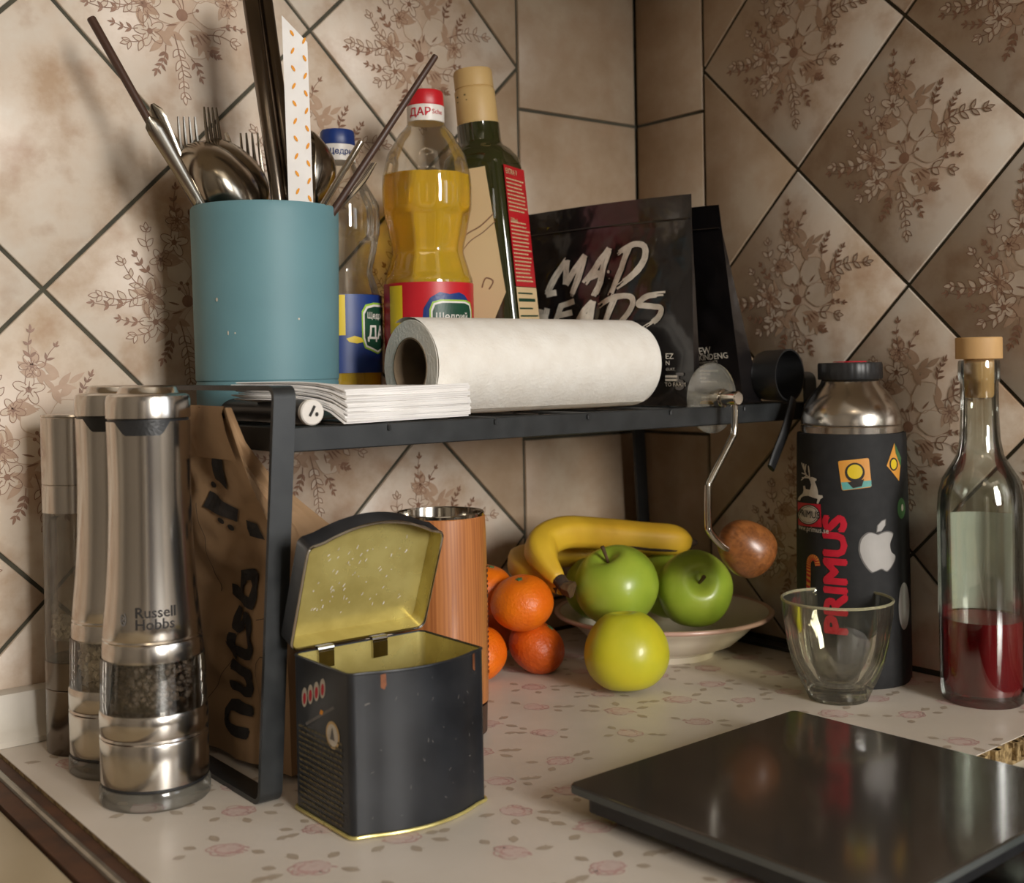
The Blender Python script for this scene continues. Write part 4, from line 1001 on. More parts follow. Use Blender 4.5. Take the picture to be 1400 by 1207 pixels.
# ---- oil bottles
def oil_bottle(loc, label, sc, ztop, body_r, level, capmat, capw, lab):
    t = thing('oil_bottle', label, 'oil bottle', (loc[0], loc[1], TOP)); Hh = ztop-TOP
    r = body_r
    th = facing(*loc)
    capz = Hh-0.0235
    prof = [(0.0, 0.001), (r*.86, 0.0), (r*.96, 0.004), (r, 0.010), (r, 0.0945), (r*.99, 0.098), (r*.88, 0.110), (r*.805, 0.118), (r*.815, 0.122), (r*.93, 0.140), (r*1.0, 0.152), (r*1.01, 0.166), (r*.99, 0.176), (r*.88, 0.191), (r*.62, 0.206), (r*.46, 0.213), (r*.42, capz-0.002), (r*.42, capz+0.01)]
    z_ = Hh/0.2384
    prof = [(a, b*z_ if b < capz-0.004 else b) for a, b in prof]
    prof = [p for p in prof if p[1] < capz-0.004] + [(r*.42, capz-0.002), (r*.42, capz+0.01)]
    def ribs(a, i, rr, z):
        f = 1.0
        if 0.100*z_ < z < 0.148*z_: f -= 0.055*abs(math.sin(5*a))
        if 0.150*z_ < z < 0.190*z_: f -= 0.045*max(0, math.cos(6*(a-th)))**2
        return f
    zz = [p[1] for p in prof]; rr_ = [p[0] for p in prof]
    fine = [(float(np.interp(z, zz[1:], rr_[1:])), float(z)) for z in np.linspace(0.0005, capz+0.009, 90)]
    G().lathe([(0.0, 0.001)]+fine, 72, mod=ribs, cap0=False, cap1=False).obj('bottle_wall', M['pet'], t, angle=60)
    lv = level-TOP
    liq = [(max(a-0.0011, 0.0), b) for a, b in fine if b < lv]
    lastr = liq[-1][0]
    o = G().lathe([(0.0, 0.0022)]+[(a, max(b, 0.0022)) for a, b in liq]+[(lastr, lv), (0.0, lv)], 72, mod=ribs, cap0=False, cap1=False).obj('oil', M['oil'], t, angle=60)
    cr = capw/2
    G().lathe([(cr*.97, capz-0.0005), (cr, capz), (cr, capz+0.0118), (cr*.985, capz+0.012)], 48).obj('cap_band', M['cap_white'], t)
    G().lathe([(cr*.97, capz+0.0121), (cr*.985, capz+0.0126), (cr*.95, capz+0.0220), (cr*.88, capz+0.0236), (0.0, capz+0.0238)], 48, mod=lambda a, i, rr, z: 1+0.012*math.cos(40*a), cap1=False).obj('cap', capmat, t)
    lab(t, r, th, capz, cr, z_)
    return t
def label_band(t, r, th, z0, z1, mat, a0, a1):
    n = 40; V = []; F = []
    for i in range(n+1):
        a = th+a0+(a1-a0)*i/n
        for z in (z0, z1): V.append(((r+0.0004)*math.cos(a), (r+0.0004)*math.sin(a), z))
    for i in range(n): F.append((2*i, 2*i+2, 2*i+3, 2*i+1))
    return mesh('paper_label', V, F, mat, t)
def lab_yellow(t, r, th, capz, cr, z_):
    lb = label_band(t, r, th, 0.040, 0.0945*z_, M['label_red'], -2.9, 2.9); DZ = 0.0285
    K = Ink()
    K.rect(-0.034, 0.030+DZ, -0.0205, 0.0655+DZ, 0, 0.0)
    K.poly([(x, y+DZ) for x, y in [(-0.006, 0.030), (-0.004, 0.048), (0.001, 0.056), (0.008, 0.060), (0.016, 0.0585), (0.024, 0.060), (0.030, 0.058), (0.036, 0.052), (0.036, 0.030)]], 1, 0.0)
    def badge(s, mi, lay): K.poly([(0.0175+s*x, 0.036+DZ+s*y) for x, y in ((-.0155, -.012), (-.0155, .010), (-.0135, .0150), (-.008, .0165), (.012, .0165), (.018, .0150), (.020, .010), (.020, -.012))], mi, lay)
    badge(1.12, 2, 0.0001); badge(1.05, 3, 0.0002); badge(0.97, 4, 0.0003)
    K.text('Щедрий', 0.0078, 0.0185, 0.0415+DZ, 3, 0.0004, bold=0.015, sx=0.92); K.text('ДАР', 0.0120, 0.0185, 0.0310+DZ, 3, 0.0004, bold=0.02)
    K.build('label_print', [M['label_yellow'], M['label_blue'], M['label_lime'], M['cap_white'], M['label_green']], cylmap(r, th, 0.0006), lb, split=0.004)
    K = Ink(); K.text('ДАР', 0.0082, -0.0045, capz+0.0058, bold=0.015); K.text('Sche', 0.0050, 0.0095, capz+0.0062, bold=0.0)
    K.build('cap_lettering', M['print_red'], cylmap(cr, th, 0.0004), t, split=0.003)
def lab_blue(t, r, th, capz, cr, z_):
    lb = label_band(t, r, th, 0.030, 0.0885, M['label_blue'], -2.9, 2.9)
    K = Ink(); K.rect(-0.012, 0.058, 0.0035, 0.0880, 0, 0.0)
    def badge(s, mi, lay): K.poly([(0.032+s*x, 0.062+s*y) for x, y in ((-.012, -.012), (-.014, -.006), (-.014, .012), (-.011, .0165), (-.004, .018), (.016, .018), (.018, -.010), (.0, -.016))], mi, lay)
    badge(1.14, 1, .0001); badge(1.06, 2, .0002); badge(0.97, 3, .0003)
    K.text('Щедрий', 0.0064, 0.0205, 0.0725, 2, 0.0004, bold=0.015, align='LEFT', sx=0.9); K.text('ДАР', 0.0135, 0.0205, 0.0595, 2, 0.0004, bold=0.03, align='LEFT')
    K.poly([(0.004, 0.0555), (0.010, 0.0575), (0.0155, 0.0560), (0.0175, 0.0530), (0.012, 0.0518), (0.006, 0.0530)], 0, 0.0001)
    K.build('label_print', [M['label_yellow'], M['label_lime'], M['cap_white'], M['label_green']], cylmap(r, th, 0.0006), lb, split=0.004)
    K = Ink(); K.text('Щедрий', 0.0060, 0.004, capz+0.0060, bold=0.02)
    K.build('cap_lettering', M['label_blue'], cylmap(cr, th, 0.0004), t, split=0.003)
oil_bottle((-0.3140, -0.0920), 'clear plastic bottle of golden oil with a red and white cap', 1, 0.4560, 0.0338, 0.3920, M['label_red'], 0.0285, lab_yellow)
oil_bottle((-0.3660, -0.0480), 'nearly empty clear oil bottle with a blue and white cap', 1, 0.4280, 0.0312, 0.2440, M['label_blue'], 0.0275, lab_blue)

# ---- olive oil bottle: square dark bottle, slightly tilted
ol = thing('olive_oil_bottle', 'dark green square glass bottle with tan stopper and cream label', 'oil bottle', (-0.2350, -0.0860, TOP+0.0024), (0, 0, 0))
_va = Vector((0.616, 0.788, 0.0))
ol.rotation_euler = (Matrix.Rotation(R(-5.0), 3, _va) @ Matrix.Rotation(R(-60), 3, 'Z')).to_euler()
def sqr(hw, rc, z, n=6):
    P = []
    for (sx, sy, a0) in ((1, 1, 0), (-1, 1, 90), (-1, -1, 180), (1, -1, 270)):
        for k in range(n):
            a = R(a0+90*k/(n-1)); P.append((sx*(hw-rc)+rc*math.cos(a), sy*(hw-rc)+rc*math.sin(a), z))
    return P
g = G(); rings = [sqr(0.0230, 0.008, 0.001), sqr(0.0262, 0.008, 0.004), sqr(0.0265, 0.008, 0.03), sqr(0.0262, 0.008, 0.190), sqr(0.0255, 0.010, 0.198), sqr(0.0215, 0.014, 0.2055), sqr(0.0180, 0.0170, 0.2085), sqr(0.0172, 0.0171, 0.212), sqr(0.0172, 0.0171, 0.226), sqr(0.0155, 0.0154, 0.2265)]
n = len(rings[0]); V = [v for r_ in rings for v in r_]; F = [(i*n+k, i*n+(k+1) % n, (i+1)*n+(k+1) % n, (i+1)*n+k) for i in range(len(rings)-1) for k in range(n)]+[tuple(range(n))[::-1], tuple((len(rings)-1)*n+k for k in range(n))]
g.add(V, F); g.obj('glass_body', M['glass_dark'], ol, angle=50)
G().lathe([(0.0163, 0.2262), (0.0166, 0.2272), (0.0163, 0.2530), (0.0155, 0.2545), (0.0150, 0.2550), (0.0157, 0.2556), (0.0157, 0.2680), (0.0148, 0.2700), (0.0, 0.2704)], 48, cap1=False).obj('stopper', M['cap_tan'], ol)
K = Ink(); K.stroke([(-0.004, 0.248), (0.006, 0.2485)], 0.0012); K.stroke([(-0.004, 0.244), (0.007, 0.2442)], 0.0008)
K.build('stopper_mark', M['print_gold'], cylmap(0.0165, R(-115), 0.0003), ol)
# front face (local -y): cream label;  right face (local +x): red information label
K = Ink(); K.poly([(-0.0262, 0.1880), (0.0130, 0.1880), (0.0195, 0.088), (-0.006, 0.045), (-0.0262, 0.045)], 0, 0); lbo = K.build('paper_label', M['label_cream'], lambda u, v, w: (u, -0.0269, v), ol)
K = Ink(); K.stroke(smoothpath([(-0.022, 0.120), (-0.010, 0.136), (0.004, 0.142), (0.016, 0.150)], 5), 0.0010); K.stroke(smoothpath([(-0.022, 0.114), (-0.008, 0.130), (0.006, 0.137), (0.017, 0.144)], 5), 0.0007)
K.build('branch_drawing', M['print_dark'], lambda u, v, w: (u, -0.0272-w, v), lbo)
Ink().stroke(smoothpath([(0.000, 0.094), (0.004, 0.101), (0.010, 0.098), (0.006, 0.092)], 5), 0.0010).build('leaf_drawing', M['print_dark'], lambda u, v, w: (u, -0.0272-w, v), lbo)
K = Ink(); K.rect(-0.0225, 0.092, 0.0225, 0.188, 0); K.rect(-0.0225, 0.030, 0.0225, 0.0915, 1)
lbr = K.build('paper_label', [M['label_red'], M['label_cream']], lambda u, v, w: (0.0269, u, v), ol)
K = Ink(); K.text('EXTRA V', 0.0062, -0.0200, 0.1830, 0, align='LEFT', bold=0.01)
rq = random.Random(9)
for i in range(28):
    z = 0.1765-i*0.0031; u = -0.0205
    if z < 0.094: break
    if 9 <= i <= 10 : continue
    while u < 0.016+rq.uniform(-.006, .003):
        w_ = rq.uniform(.0015, .004); K.rect(u, z, u+w_, z+0.0012, 0); u += w_+0.0008
K.text('500ml', 0.0058, -0.0195, 0.1440, 0, align='LEFT', bold=0.01)
for i in range(9):
    z = 0.086-i*0.0060; K.rect(-0.020, z, 0.014+rq.uniform(-.006, .006), z+(0.0025 if i == 1 else 0.0012), 1)
K.build('label_print', [M['label_cream'], M['label_green']], lambda u, v, w: (0.0272+w, u, v), lbr)

# ---- coffee pouches
def pouch(label, P0, P1, h, lean, depth, bulge, seed, name='coffee_pouch', wtop=1.0):
    P0, P1 = np.array(P0), np.array(P1); e = (P1-P0); Wd = np.linalg.norm(e); e = e/Wd; nb = np.array((-e[1], e[0]))    # nb points to the back
    if nb[0] < 0: nb = -nb
    t = thing(name, label, 'coffee pouch', (P0[0], P0[1], TOP)); rnd = random.Random(seed)
    off = Vector((seed*3.1, 1.7, 0.3))
    def front(u, v):
        prof = math.sin(math.pi*min(v/0.86, 1.0))**0.8 if v < 0.86 else 0.0
        b = bulge*prof*(1-abs(2*u-1)**2.6)
        q = Vector((u*4, v*4, 0))+off; cr = (mnoise.noise(q)*0.5+mnoise.noise(q*2.3)*0.3)*0.011*prof*(1-abs(2*u-1)**4)
        cr -= 0.0025*prof*max(0, 1-abs(u-0.5-0.25*(v-.5))*14)
        z = h*v
        wu = u + (0.5-u)*(1-wtop)*v
        p = P0+e*wu*Wd+nb*(lean*v-b-cr)
        return np.array((p[0]-P0[0], p[1]-P0[1], z+0.0015*math.sin(u*3)*v))
    def back(u, v):
        dv = depth*(1-v/0.86)**1.0 if v < 0.86 else 0.0
        wu = u + (0.5-u)*(1-wtop)*v
        p = P0+e*wu*Wd+nb*(lean*v+dv*(1-0.25*abs(2*u-1)**3)+0.0006)
        return np.array((p[0]-P0[0], p[1]-P0[1], h*v+0.0015*math.sin(u*3)*v))
    nu, nv = 44, 52; V = []; F = []
    for fn in (front, back):
        for j in range(nv+1):
            for i in range(nu+1): V.append(fn(i/nu, j/nv))
    b = (nu+1)*(nv+1)
    for k in (0, 1):
        for j in range(nv):
            for i in range(nu): F.append(tuple(q+k*b for q in (j*(nu+1)+i, j*(nu+1)+i+1, (j+1)*(nu+1)+i+1, (j+1)*(nu+1)+i)))
    for j in range(nv):
        for i in (0, nu): F.append((j*(nu+1)+i, (j+1)*(nu+1)+i, b+(j+1)*(nu+1)+i, b+j*(nu+1)+i))
    for i in range(nu):
        for j in (0, nv): F.append((j*(nu+1)+i, j*(nu+1)+i+1, b+j*(nu+1)+i+1, b+j*(nu+1)+i))
    mesh('pouch_body', V, F, M['foil_black'], t, True, angle=60)
    # pressed zip line
    G().tube([front(u, 0.885)+np.append(-nb*0.0006, 0) for u in np.linspace(0.01, 0.99, 24)], 0.0008, 6).obj('zip_seal', M['foil_black'], t)
    pn = np.append(nb, 0.0)
    def from_px(x, y):
        """pixel -> (u, v) on the leaning front face"""
        N = np.array((nb[0], nb[1], -lean/h)); p = onplane(x, y, np.append(P0, TOP), N); q = p[:2]-P0
        return float(q@e/Wd), float((p[2]-TOP)/h)
    def mapf(u, v, w):
        p = front(min(max(u, -0.02), 1.02), min(max(v, 0), 1)); return tuple(p+np.append(-nb*(0.0011+w), 0))
    return t, from_px, mapf, Wd
t1, fpx, mp1, Wd1 = pouch('black foil coffee pouch with large white brush lettering, behind the kitchen roll', (-0.1790, -0.0380), (-0.1490, -0.2100), 0.1630, 0.0, 0.013, 0.007, 1)
ZX = lambda x, y: (700+x/3.77, 250+y/3.77)
K = Ink(); rq = random.Random(77)
def brush(L, w=30.0):
    P = [np.array(p, float) for p in smoothpath(L, 6)]; n = len(P); nb_ = 6
    for s in range(nb_):
        o = (s+0.5)/nb_-0.5; a0 = int(rq.random()*0.10*n); a1 = n-int(rq.random()*0.14*n); path = []
        for i in range(a0, max(a1, a0+3)):
            i = min(i, n-1); d = P[min(i+1, n-1)]-P[max(i-1, 0)]; l = np.linalg.norm(d) or 1; nn = np.array((-d[1], d[0]))/l
            path.append(P[i]+nn*(o*w+rq.uniform(-.9, .9)))
        path = [fpx(*ZX(*p)) for p in path]
        q = [(a*Wd1, b*0.163) for a, b in path]
        K.stroke(q, w/nb_/3.77*1.30*0.00056, 0, 0.0)
for L in ([(200, 580), (245, 490), (305, 400)], [(305, 405), (295, 530)], [(295, 530), (395, 380)], [(392, 385), (365, 480), (330, 590)], [(200, 580), (250, 570)],
          [(390, 525), (450, 440), (510, 345)], [(512, 345), (480, 470), (440, 590)], [(405, 500), (470, 470)],
          [(625, 325), (585, 450), (535, 590)], [(560, 375), (640, 325), (695, 335), (700, 400), (650, 480), (565, 545)]): brush(L)
for L in ([(172, 655), (150, 760)], [(205, 650), (175, 760)], [(150, 705), (205, 690)], [(275, 635), (225, 770)], [(265, 640), (350, 615)], [(250, 690), (335, 672)], [(345, 760), (390, 690), (440, 615)], [(440, 615), (425, 760)], [(370, 710), (430, 690)],
          [(560, 600), (500, 760)], [(470, 640), (560, 595), (640, 595), (640, 660), (560, 760)], [(810, 575), (720, 590), (680, 630), (740, 640), (790, 650), (770, 700), (690, 760)]): brush(L, 28)
for (x, y, r) in ((515, 465, 9), (715, 350, 3), (705, 325, 2), (150, 600, 3), (520, 500, 3)):
    u, v = fpx(*ZX(x, y)); K.ell(u*Wd1, v*0.163, r/3.77*0.00056, r/3.77*0.00056, 0, 0, 10)
K.build('brush_lettering', M['print_white'], lambda u, v, w: mp1(u/Wd1, v/0.163, w), t1)
K = Ink()
def ptext(body, x, y, size, mi=0, align='LEFT', bold=0.0, fp=None, Wd=None, hh=0.163):
    u, v = fp(*ZX(x, y)); K.text(body, size, u*Wd, v*hh, mi, 0, bold=bold, align=align)
ptext('EZ', 804, 896, 0.0062, 0, bold=0.02, fp=fpx, Wd=Wd1); ptext('N', 804, 930, 0.0050, 0, bold=0.015, fp=fpx, Wd=Wd1)
ptext('GURT,', 806, 962, 0.0030, 0, fp=fpx, Wd=Wd1); ptext('TO FARM', 800, 1040, 0.0044, 0, bold=0.01, fp=fpx, Wd=Wd1); ptext('5', 850, 1028, 0.0185, 1, bold=0.03, fp=fpx, Wd=Wd1)
for y in (1004, 1022): u, v = fpx(*ZX(803, y)); K.rect(u*Wd1, v*.163, u*Wd1+.011, v*.163+.0018)
K.build('small_lettering', [M['print_white'], M['print_grey']], lambda u, v, w: mp1(u/Wd1, v/0.163, w), t1)
t2, fpx2, mp2, Wd2 = pouch('black foil coffee pouch leaning behind the brush lettered pouch', (-0.1120, -0.0450), (-0.0930, -0.2110), 0.1560, -0.0300, 0.034, 0.002, 2)
K = Ink()
for body, x, y, size in (('EW', 966, 872, 0.0078), ('KINDENG', 966, 906, 0.0066), ('POMEGRANATE', 966, 932, 0.0028)):
    u, v = fpx2(*ZX(x, y)); K.text(body, size, u*Wd2, v*.156, 0, 0, bold=0.02 if size > .005 else 0, align='LEFT', rot=R(4))
for y, w_ in ((955, .006), (975, .020), (992, .012), (1012, .008), (1030, .018)):
    u, v = fpx2(*ZX(970, y)); K.rect(u*Wd2, v*.156, u*Wd2+w_, v*.156+.0016)
K.build('small_lettering', M['print_white'], lambda u, v, w: mp2(u/Wd2, v/0.156, w), t2)

# ---- crank lid of the grinder, hung over the front rail
cr = thing('grinder_crank', 'steel grinder crank with a clear round lid and wooden knob, hooked over the rack rail', 'crank handle', (-0.140, -0.2200, 0.2192))
g = G().lathe([(0.0, -0.0015), (0.0262, -0.0015), (0.0272, -0.0008), (0.0272, 0.0008), (0.0262, 0.0015), (0.0, 0.0015)], 56, cap0=False, cap1=False); g.map(lambda x, y, z: (x, z, y)).obj('clear_lid', M['clear_frost'], cr)
g = G().lathe([(0.0, 0.012), (0.0052, 0.012), (0.0052, -0.006), (0.0070, -0.0065), (0.0074, -0.008), (0.0070, -0.0095), (0.0074, -0.011), (0.0070, -0.0122), (0.0054, -0.0125), (0.0054, -0.026), (0.0046, -0.0268), (0.0, -0.0268)], 32, cap0=False, cap1=False); g.map(lambda x, y, z: (x, z, y)).obj('shaft', M['chrome'], cr)
yy = -0.0225
base = np.array((-0.140, -0.2200, 0.2192)); C3 = lambda x, y: ony(x, y, -0.2425)-base
path = [C3(1004, 545), C3(1004, 588), C3(998, 604), C3(972, 655), C3(968, 668), C3(968, 712), C3(971, 728), C3(990, 748), C3(1006, 751)]
G().tube(smoothpath(path, 5), 0.0026, 12, sx=1.0).obj('arm', M['chrome'], cr)
kc = C3(1021, 749)
g = G(); pr = [(0.0, -0.0225), (0.007, -0.0220), (0.0130, -0.0185), (0.0180, -0.0110), (0.0208, -0.0010), (0.0210, 0.0065), (0.0185, 0.0135), (0.0125, 0.0185), (0.006, 0.0200), (0.0, 0.0203)]
pz = [p[1] for p in pr]; fine = [(float(a), float(b)) for a, b in pr]
g.lathe([tuple(p) for p in smoothpath([np.array(p) for p in fine], 3)], 40, cap0=False, cap1=False)
kq = Vector((0.75, -0.30, -0.60)).normalized().to_track_quat('Z', 'Y')
ko = g.obj('wooden_knob', M['knob_wood'], cr, loc=tuple(kc), angle=80); ko.rotation_euler = kq.to_euler()
kd = Vector(tuple(vd(1000, 760))); 
dl = kq.to_matrix().inverted() @ Vector(tuple(vd(1019, 749)))
pg = G().lathe([(0.0, 0.0), (0.0026, 0.0), (0.0030, 0.0006), (0.0024, 0.0010), (0.0, 0.0009)], 20, cap0=False, cap1=False).obj('knob_plug', M['cork'], ko)
side = (-_r*0.62-_u*0.18+vd(1019, 749)*0.76); side /= np.linalg.norm(side); lp = kq.to_matrix().inverted() @ Vector(tuple(side)); pg.location = lp*0.0200; pg.rotation_euler = lp.to_track_quat('Z', 'Y').to_euler()

# ---- scoop hung on the rail
_sc = ony(1080, 517, -0.2310)
sp = thing('measuring_scoop', 'black plastic measuring scoop hung on the rack rail beside the steel flask', 'scoop', (_sc[0], -0.2310, 0.2352))
g = G(); nA = 40; RS = 0.0212; DP = 0.027
prof = [(0.0, DP), (RS*.80, DP), (RS*.90, DP*.95), (RS*.96, DP*.8), (RS*1.0, 0.0), (RS*.94, 0.0), (RS*.90, DP*.75), (RS*.82, DP*.9), (0.0, DP*.92)]
g.lathe(prof, nA, cap0=False, cap1=False)
ax = Vector((-0.10, 0.99, 0.0)).normalized()             # closed end points this way, the mouth faces the viewer's right
q = ax.to_track_quat('Z', 'Y')
g.obj('bowl', M['black_plastic'], sp, loc=(0, 0, 0), angle=50).rotation_euler = q.to_euler()
hb0 = np.array((_sc[0], -0.2310, 0.2352)); H3 = lambda x, y, Y: ony(x, y, Y)-hb0
path = [H3(1084, 546, -0.2325), H3(1081, 562, -0.2350), H3(1073, 590, -0.2370), H3(1062, 618, -0.2380), H3(1054, 640, -0.2390)]
G().tube(smoothpath(path, 5), lambda t: 0.0052+0.0008*math.sin(t*3), 12, sy=0.42, up=(0.3, -1, 0)).obj('handle', M['black_plastic'], sp)

# ================================================================== PAPER BAG behind the rack leg
bag = thing('nut_bag', 'crumpled brown kraft paper bag printed nuts, standing behind the rack leg', 'paper bag', (-0.4900, -0.150, 0))
# rings from bottom to top: front-left edge L (towards wall), front corner C (towards viewer), right back corner R, in metres relative to the bag
def bagring(z, L, C, Rr, B, crumple):
    return [np.array((*L, z)), np.array((*C, z)), np.array((*Rr, z)), np.array((*B, z))]
LV = [  # z, left-back, near corner, right-near, right-back   (world xy)
    (0.0045, (-0.5130, -0.100), (-0.4975, -0.2060), (-0.4420, -0.1950), (-0.4420, -0.100)),
    (0.050, (-0.5135, -0.098), (-0.4985, -0.2070), (-0.4400, -0.1960), (-0.4400, -0.098)),
    (0.090, (-0.5140, -0.096), (-0.5000, -0.2070), (-0.4360, -0.1930), (-0.4360, -0.098)),
    (0.120, (-0.5160, -0.094), (-0.4960, -0.2020), (-0.4340, -0.1840), (-0.4400, -0.096)),
    (0.142, (-0.5200, -0.093), (-0.4990, -0.1985), (-0.4440, -0.1750), (-0.4520, -0.096)),
    (0.162, (-0.5270, -0.094), (-0.5080, -0.1970), (-0.4700, -0.1780), (-0.4760, -0.098)),
    (0.182, (-0.5300, -0.096), (-0.5180, -0.1990), (-0.4960, -0.1850), (-0.5020, -0.100)),
    (0.204, (-0.5330, -0.100), (-0.5265, -0.2010), (-0.5180, -0.1960), (-0.5240, -0.104)),
    (0.2250, (-0.5340, -0.104), (-0.5320, -0.1985), (-0.5270, -0.1965), (-0.5310, -0.106)),
]
b0 = np.array((-0.4900, -0.150, 0))
zs = [l[0] for l in LV]
def bagedge(k, z): return np.array([np.interp(z, zs, [l[1+k][0] for l in LV]), np.interp(z, zs, [l[1+k][1] for l in LV])])
def bagpt(face, u, v):
    """face 0: printed face (left edge -> near corner); 1: side (near corner -> right near); 2: right; 3: back"""
    z = zs[0]+(zs[-1]-zs[0])*v; a = bagedge(face, z); b = bagedge((face+1) % 4, z); p = a+(b-a)*u; d = b-a; nn = np.array((d[1], -d[0])); nn /= (np.linalg.norm(nn)+1e-9)
    q = Vector((u*2.4+face*7.3, v*5.0, 0.4)); w = math.sin(math.pi*u)
    cr = 0.0085*w*(abs(mnoise.noise(q))-0.25)+0.004*w*mnoise.noise(q*2.7)
    if face == 0: cr += 0.006*w*math.exp(-((v-.62)/.10)**2)-0.010*w*math.exp(-((v-.50-.25*(u-.5))/.05)**2)
    if face == 1: cr -= 0.004*w
    p = p+nn*(-1 if face in (0, 1, 2, 3) else 1)*(-cr)
    return np.array((p[0], p[1], z))
V = []; F = []; nu, nv = 22, 54
for f in range(4):
    for j in range(nv+1):
        for i in range(nu+1): V.append(bagpt(f, i/nu, j/nv)-b0)
for f in range(4):
    b = f*(nu+1)*(nv+1)
    for j in range(nv):
        for i in range(nu): F.append(tuple(q+b for q in (j*(nu+1)+i, j*(nu+1)+i+1, (j+1)*(nu+1)+i+1, (j+1)*(nu+1)+i)))
bm = bmesh.new()
vv = [bm.verts.new(tuple(v)) for v in V]
for f in F: bm.faces.new([vv[i] for i in f])
bmesh.ops.remove_doubles(bm, verts=bm.verts, dist=0.0004)
bmesh.ops.holes_fill(bm, edges=[e for e in bm.edges if e.is_boundary and all(v.co.z < 0.006 for v in e.verts)], sides=0)
bmesh.ops.recalc_face_normals(bm, faces=bm.faces)
me = bpy.data.meshes.new('paper_body'); bm.to_mesh(me); bm.free(); me.materials.append(M['kraft'])
me.polygons.foreach_set('use_smooth', [True]*len(me.polygons)); me.set_sharp_from_angle(angle=R(45))
place('paper_body', me, bag)
# folded edge at the top
V = []; F = []
for i in range(13):
    u = i/12
    for j, (dv, out) in enumerate(((1.0, 0.0), (1.004, -0.0010), (0.985, -0.0032), (0.93, -0.0042), (0.86, -0.0036))):
        p = bagpt(0, u, min(dv, 1.0))-b0; V.append(p+np.array((out, -0.35*out+(-0.0012 if u > .95 else 0), 0.001 if dv > 1 else 0)))
for i in range(12):
    for j in range(4): F.append((i*5+j, (i+1)*5+j, (i+1)*5+j+1, i*5+j+1))
mesh('top_fold', V, F, M['kraft'], bag, True, angle=60)
def bagmap(u, v, w):
    p = bagpt(0, min(max(u, 0.0), 1.0), min(max(v, 0.0), 1.0)); d = bagedge(1, p[2])-bagedge(0, p[2]); nn = np.array((d[1], -d[0])); nn /= np.linalg.norm(nn)
    if nn[0] > 0: nn = -nn
    return tuple(p+np.append(nn*(0.0014+w), 0)-b0)
K = Ink(); WU, HV = 0.107, 0.2205
K.text('nutsb', 0.050, 0.0500, 0.0150, 0, 0, bold=0.035, rot=R(82), align='LEFT', sx=0.95)
K.build('lettering', M['print_black'], lambda u, v, w: bagmap(u/WU, v/HV, w), bag, split=0.006)
K = Ink()
K.poly([(0.050, 0.158), (0.080, 0.150), (0.084, 0.158), (0.056, 0.168)]); K.poly([(0.066, 0.176), (0.080, 0.170), (0.084, 0.190), (0.074, 0.196)]); K.poly([(0.088, 0.142), (0.098, 0.140), (0.098, 0.150), (0.090, 0.152)])
for (x, y) in ((0.066, 0.150), (0.072, 0.146), (0.060, 0.172)): K.ell(x, y, 0.0026, 0.0020)
tag(K.build('flap_print', M['print_black'], lambda u, v, w: bagmap(u/WU, v/HV, w), bag, split=0.006), kind='stuff')
K = Ink()
K.stroke([(0.080, 0.022), (0.100, 0.022), (0.101, 0.024), (0.101, 0.062), (0.097, 0.068), (0.082, 0.068), (0.079, 0.064), (0.079, 0.024), (0.080, 0.022)], 0.0005)
K.text('A\nта\nзбе', 0.0052, 0.0900, 0.0590, line=0.85, rot=0)
for a, b in (((0.020, 0.030), (0.060, 0.085)), ((0.03, 0.10), (0.045, 0.16)), ((0.08, 0.09), (0.104, 0.10))):
    K.stroke([tuple(p) for p in smoothpath([a, ((a[0]+b[0])/2+.006, (a[1]+b[1])/2), b], 8)], 0.0004)
_ = K.build('line_print', M['print_black'], lambda u, v, w: bagmap(u/WU, v/HV, w), bag, split=0.006)

# ================================================================== FRUIT
def apple(loc, r, label, mat, tilt=(0, 0, 0), stem=True, sy=0.92, group='apples'):
    t = thing('apple', label, 'apple', loc, tilt, group)
    g = G(); prof = []
    for i in range(33):
        p = math.pi*i/32; x = math.sin(p); z = -math.cos(p)
        rr = r*x*(1+0.10*z)*(1.0)
        zz = r*sy*z
        dtop = math.exp(-(x/0.25)**2)
        if z > 0: zz -= r*0.27*dtop
        else: zz += r*0.20*math.exp(-(x/0.26)**2)
        prof.append((max(rr, 0.00005), zz))
    def lob(a, i, rr, z): return 1+0.020*math.cos(5*a+0.7)*(1 if z < 0 else .5)+0.012*math.sin(2*a)
    g.lathe(prof, 56, mod=lob).obj('flesh', mat, t, angle=80)
    zt = prof[-1][1]
    if stem: G().tube(smoothpath([(0, 0, zt-0.001), (0.0006, 0, zt+r*.2), (0.002, 0.001, zt+r*.42)], 5), lambda s: 0.0011+0.0006*s, 8).obj('stem', M['stem'], t)
    zb = prof[0][1]; gg = G()
    for k in range(5):
        a = k*1.257; gg.tube([(0.0008*math.cos(a), 0.0008*math.sin(a), zb+0.0004), (0.0024*math.cos(a), 0.0024*math.sin(a), zb-0.0018)], [0.0007, 0.0003], 5)
    gg.obj('calyx', M['stem'], t)
    return t
GA = 'apples around the fruit plate'
apple((-0.2088, -0.1924, 0.0309), 0.0318, 'yellow green apple standing upside down on the worktop before the plate', M['apple_yellow'], (R(176), R(4), 0.6), False, 0.98, GA)
apple((-0.1685, -0.1405, 0.0665), 0.0342, 'large green apple on the plate under the banana', M['apple_green'], (R(-10), R(-24), 0.5), True, 0.95, GA)
apple((-0.1060, -0.1665, 0.0600), 0.0312, 'green apple on the plate with its stem hollow turned outwards', M['apple_green'], (R(64), R(-18), R(-26)), True, 0.95, GA)
apple((-0.0730, -0.1040, 0.0505), 0.0300, 'green apple at the back of the plate, behind the other apples', M['apple_green'], (R(20), R(15), 0), True, 0.95, GA)
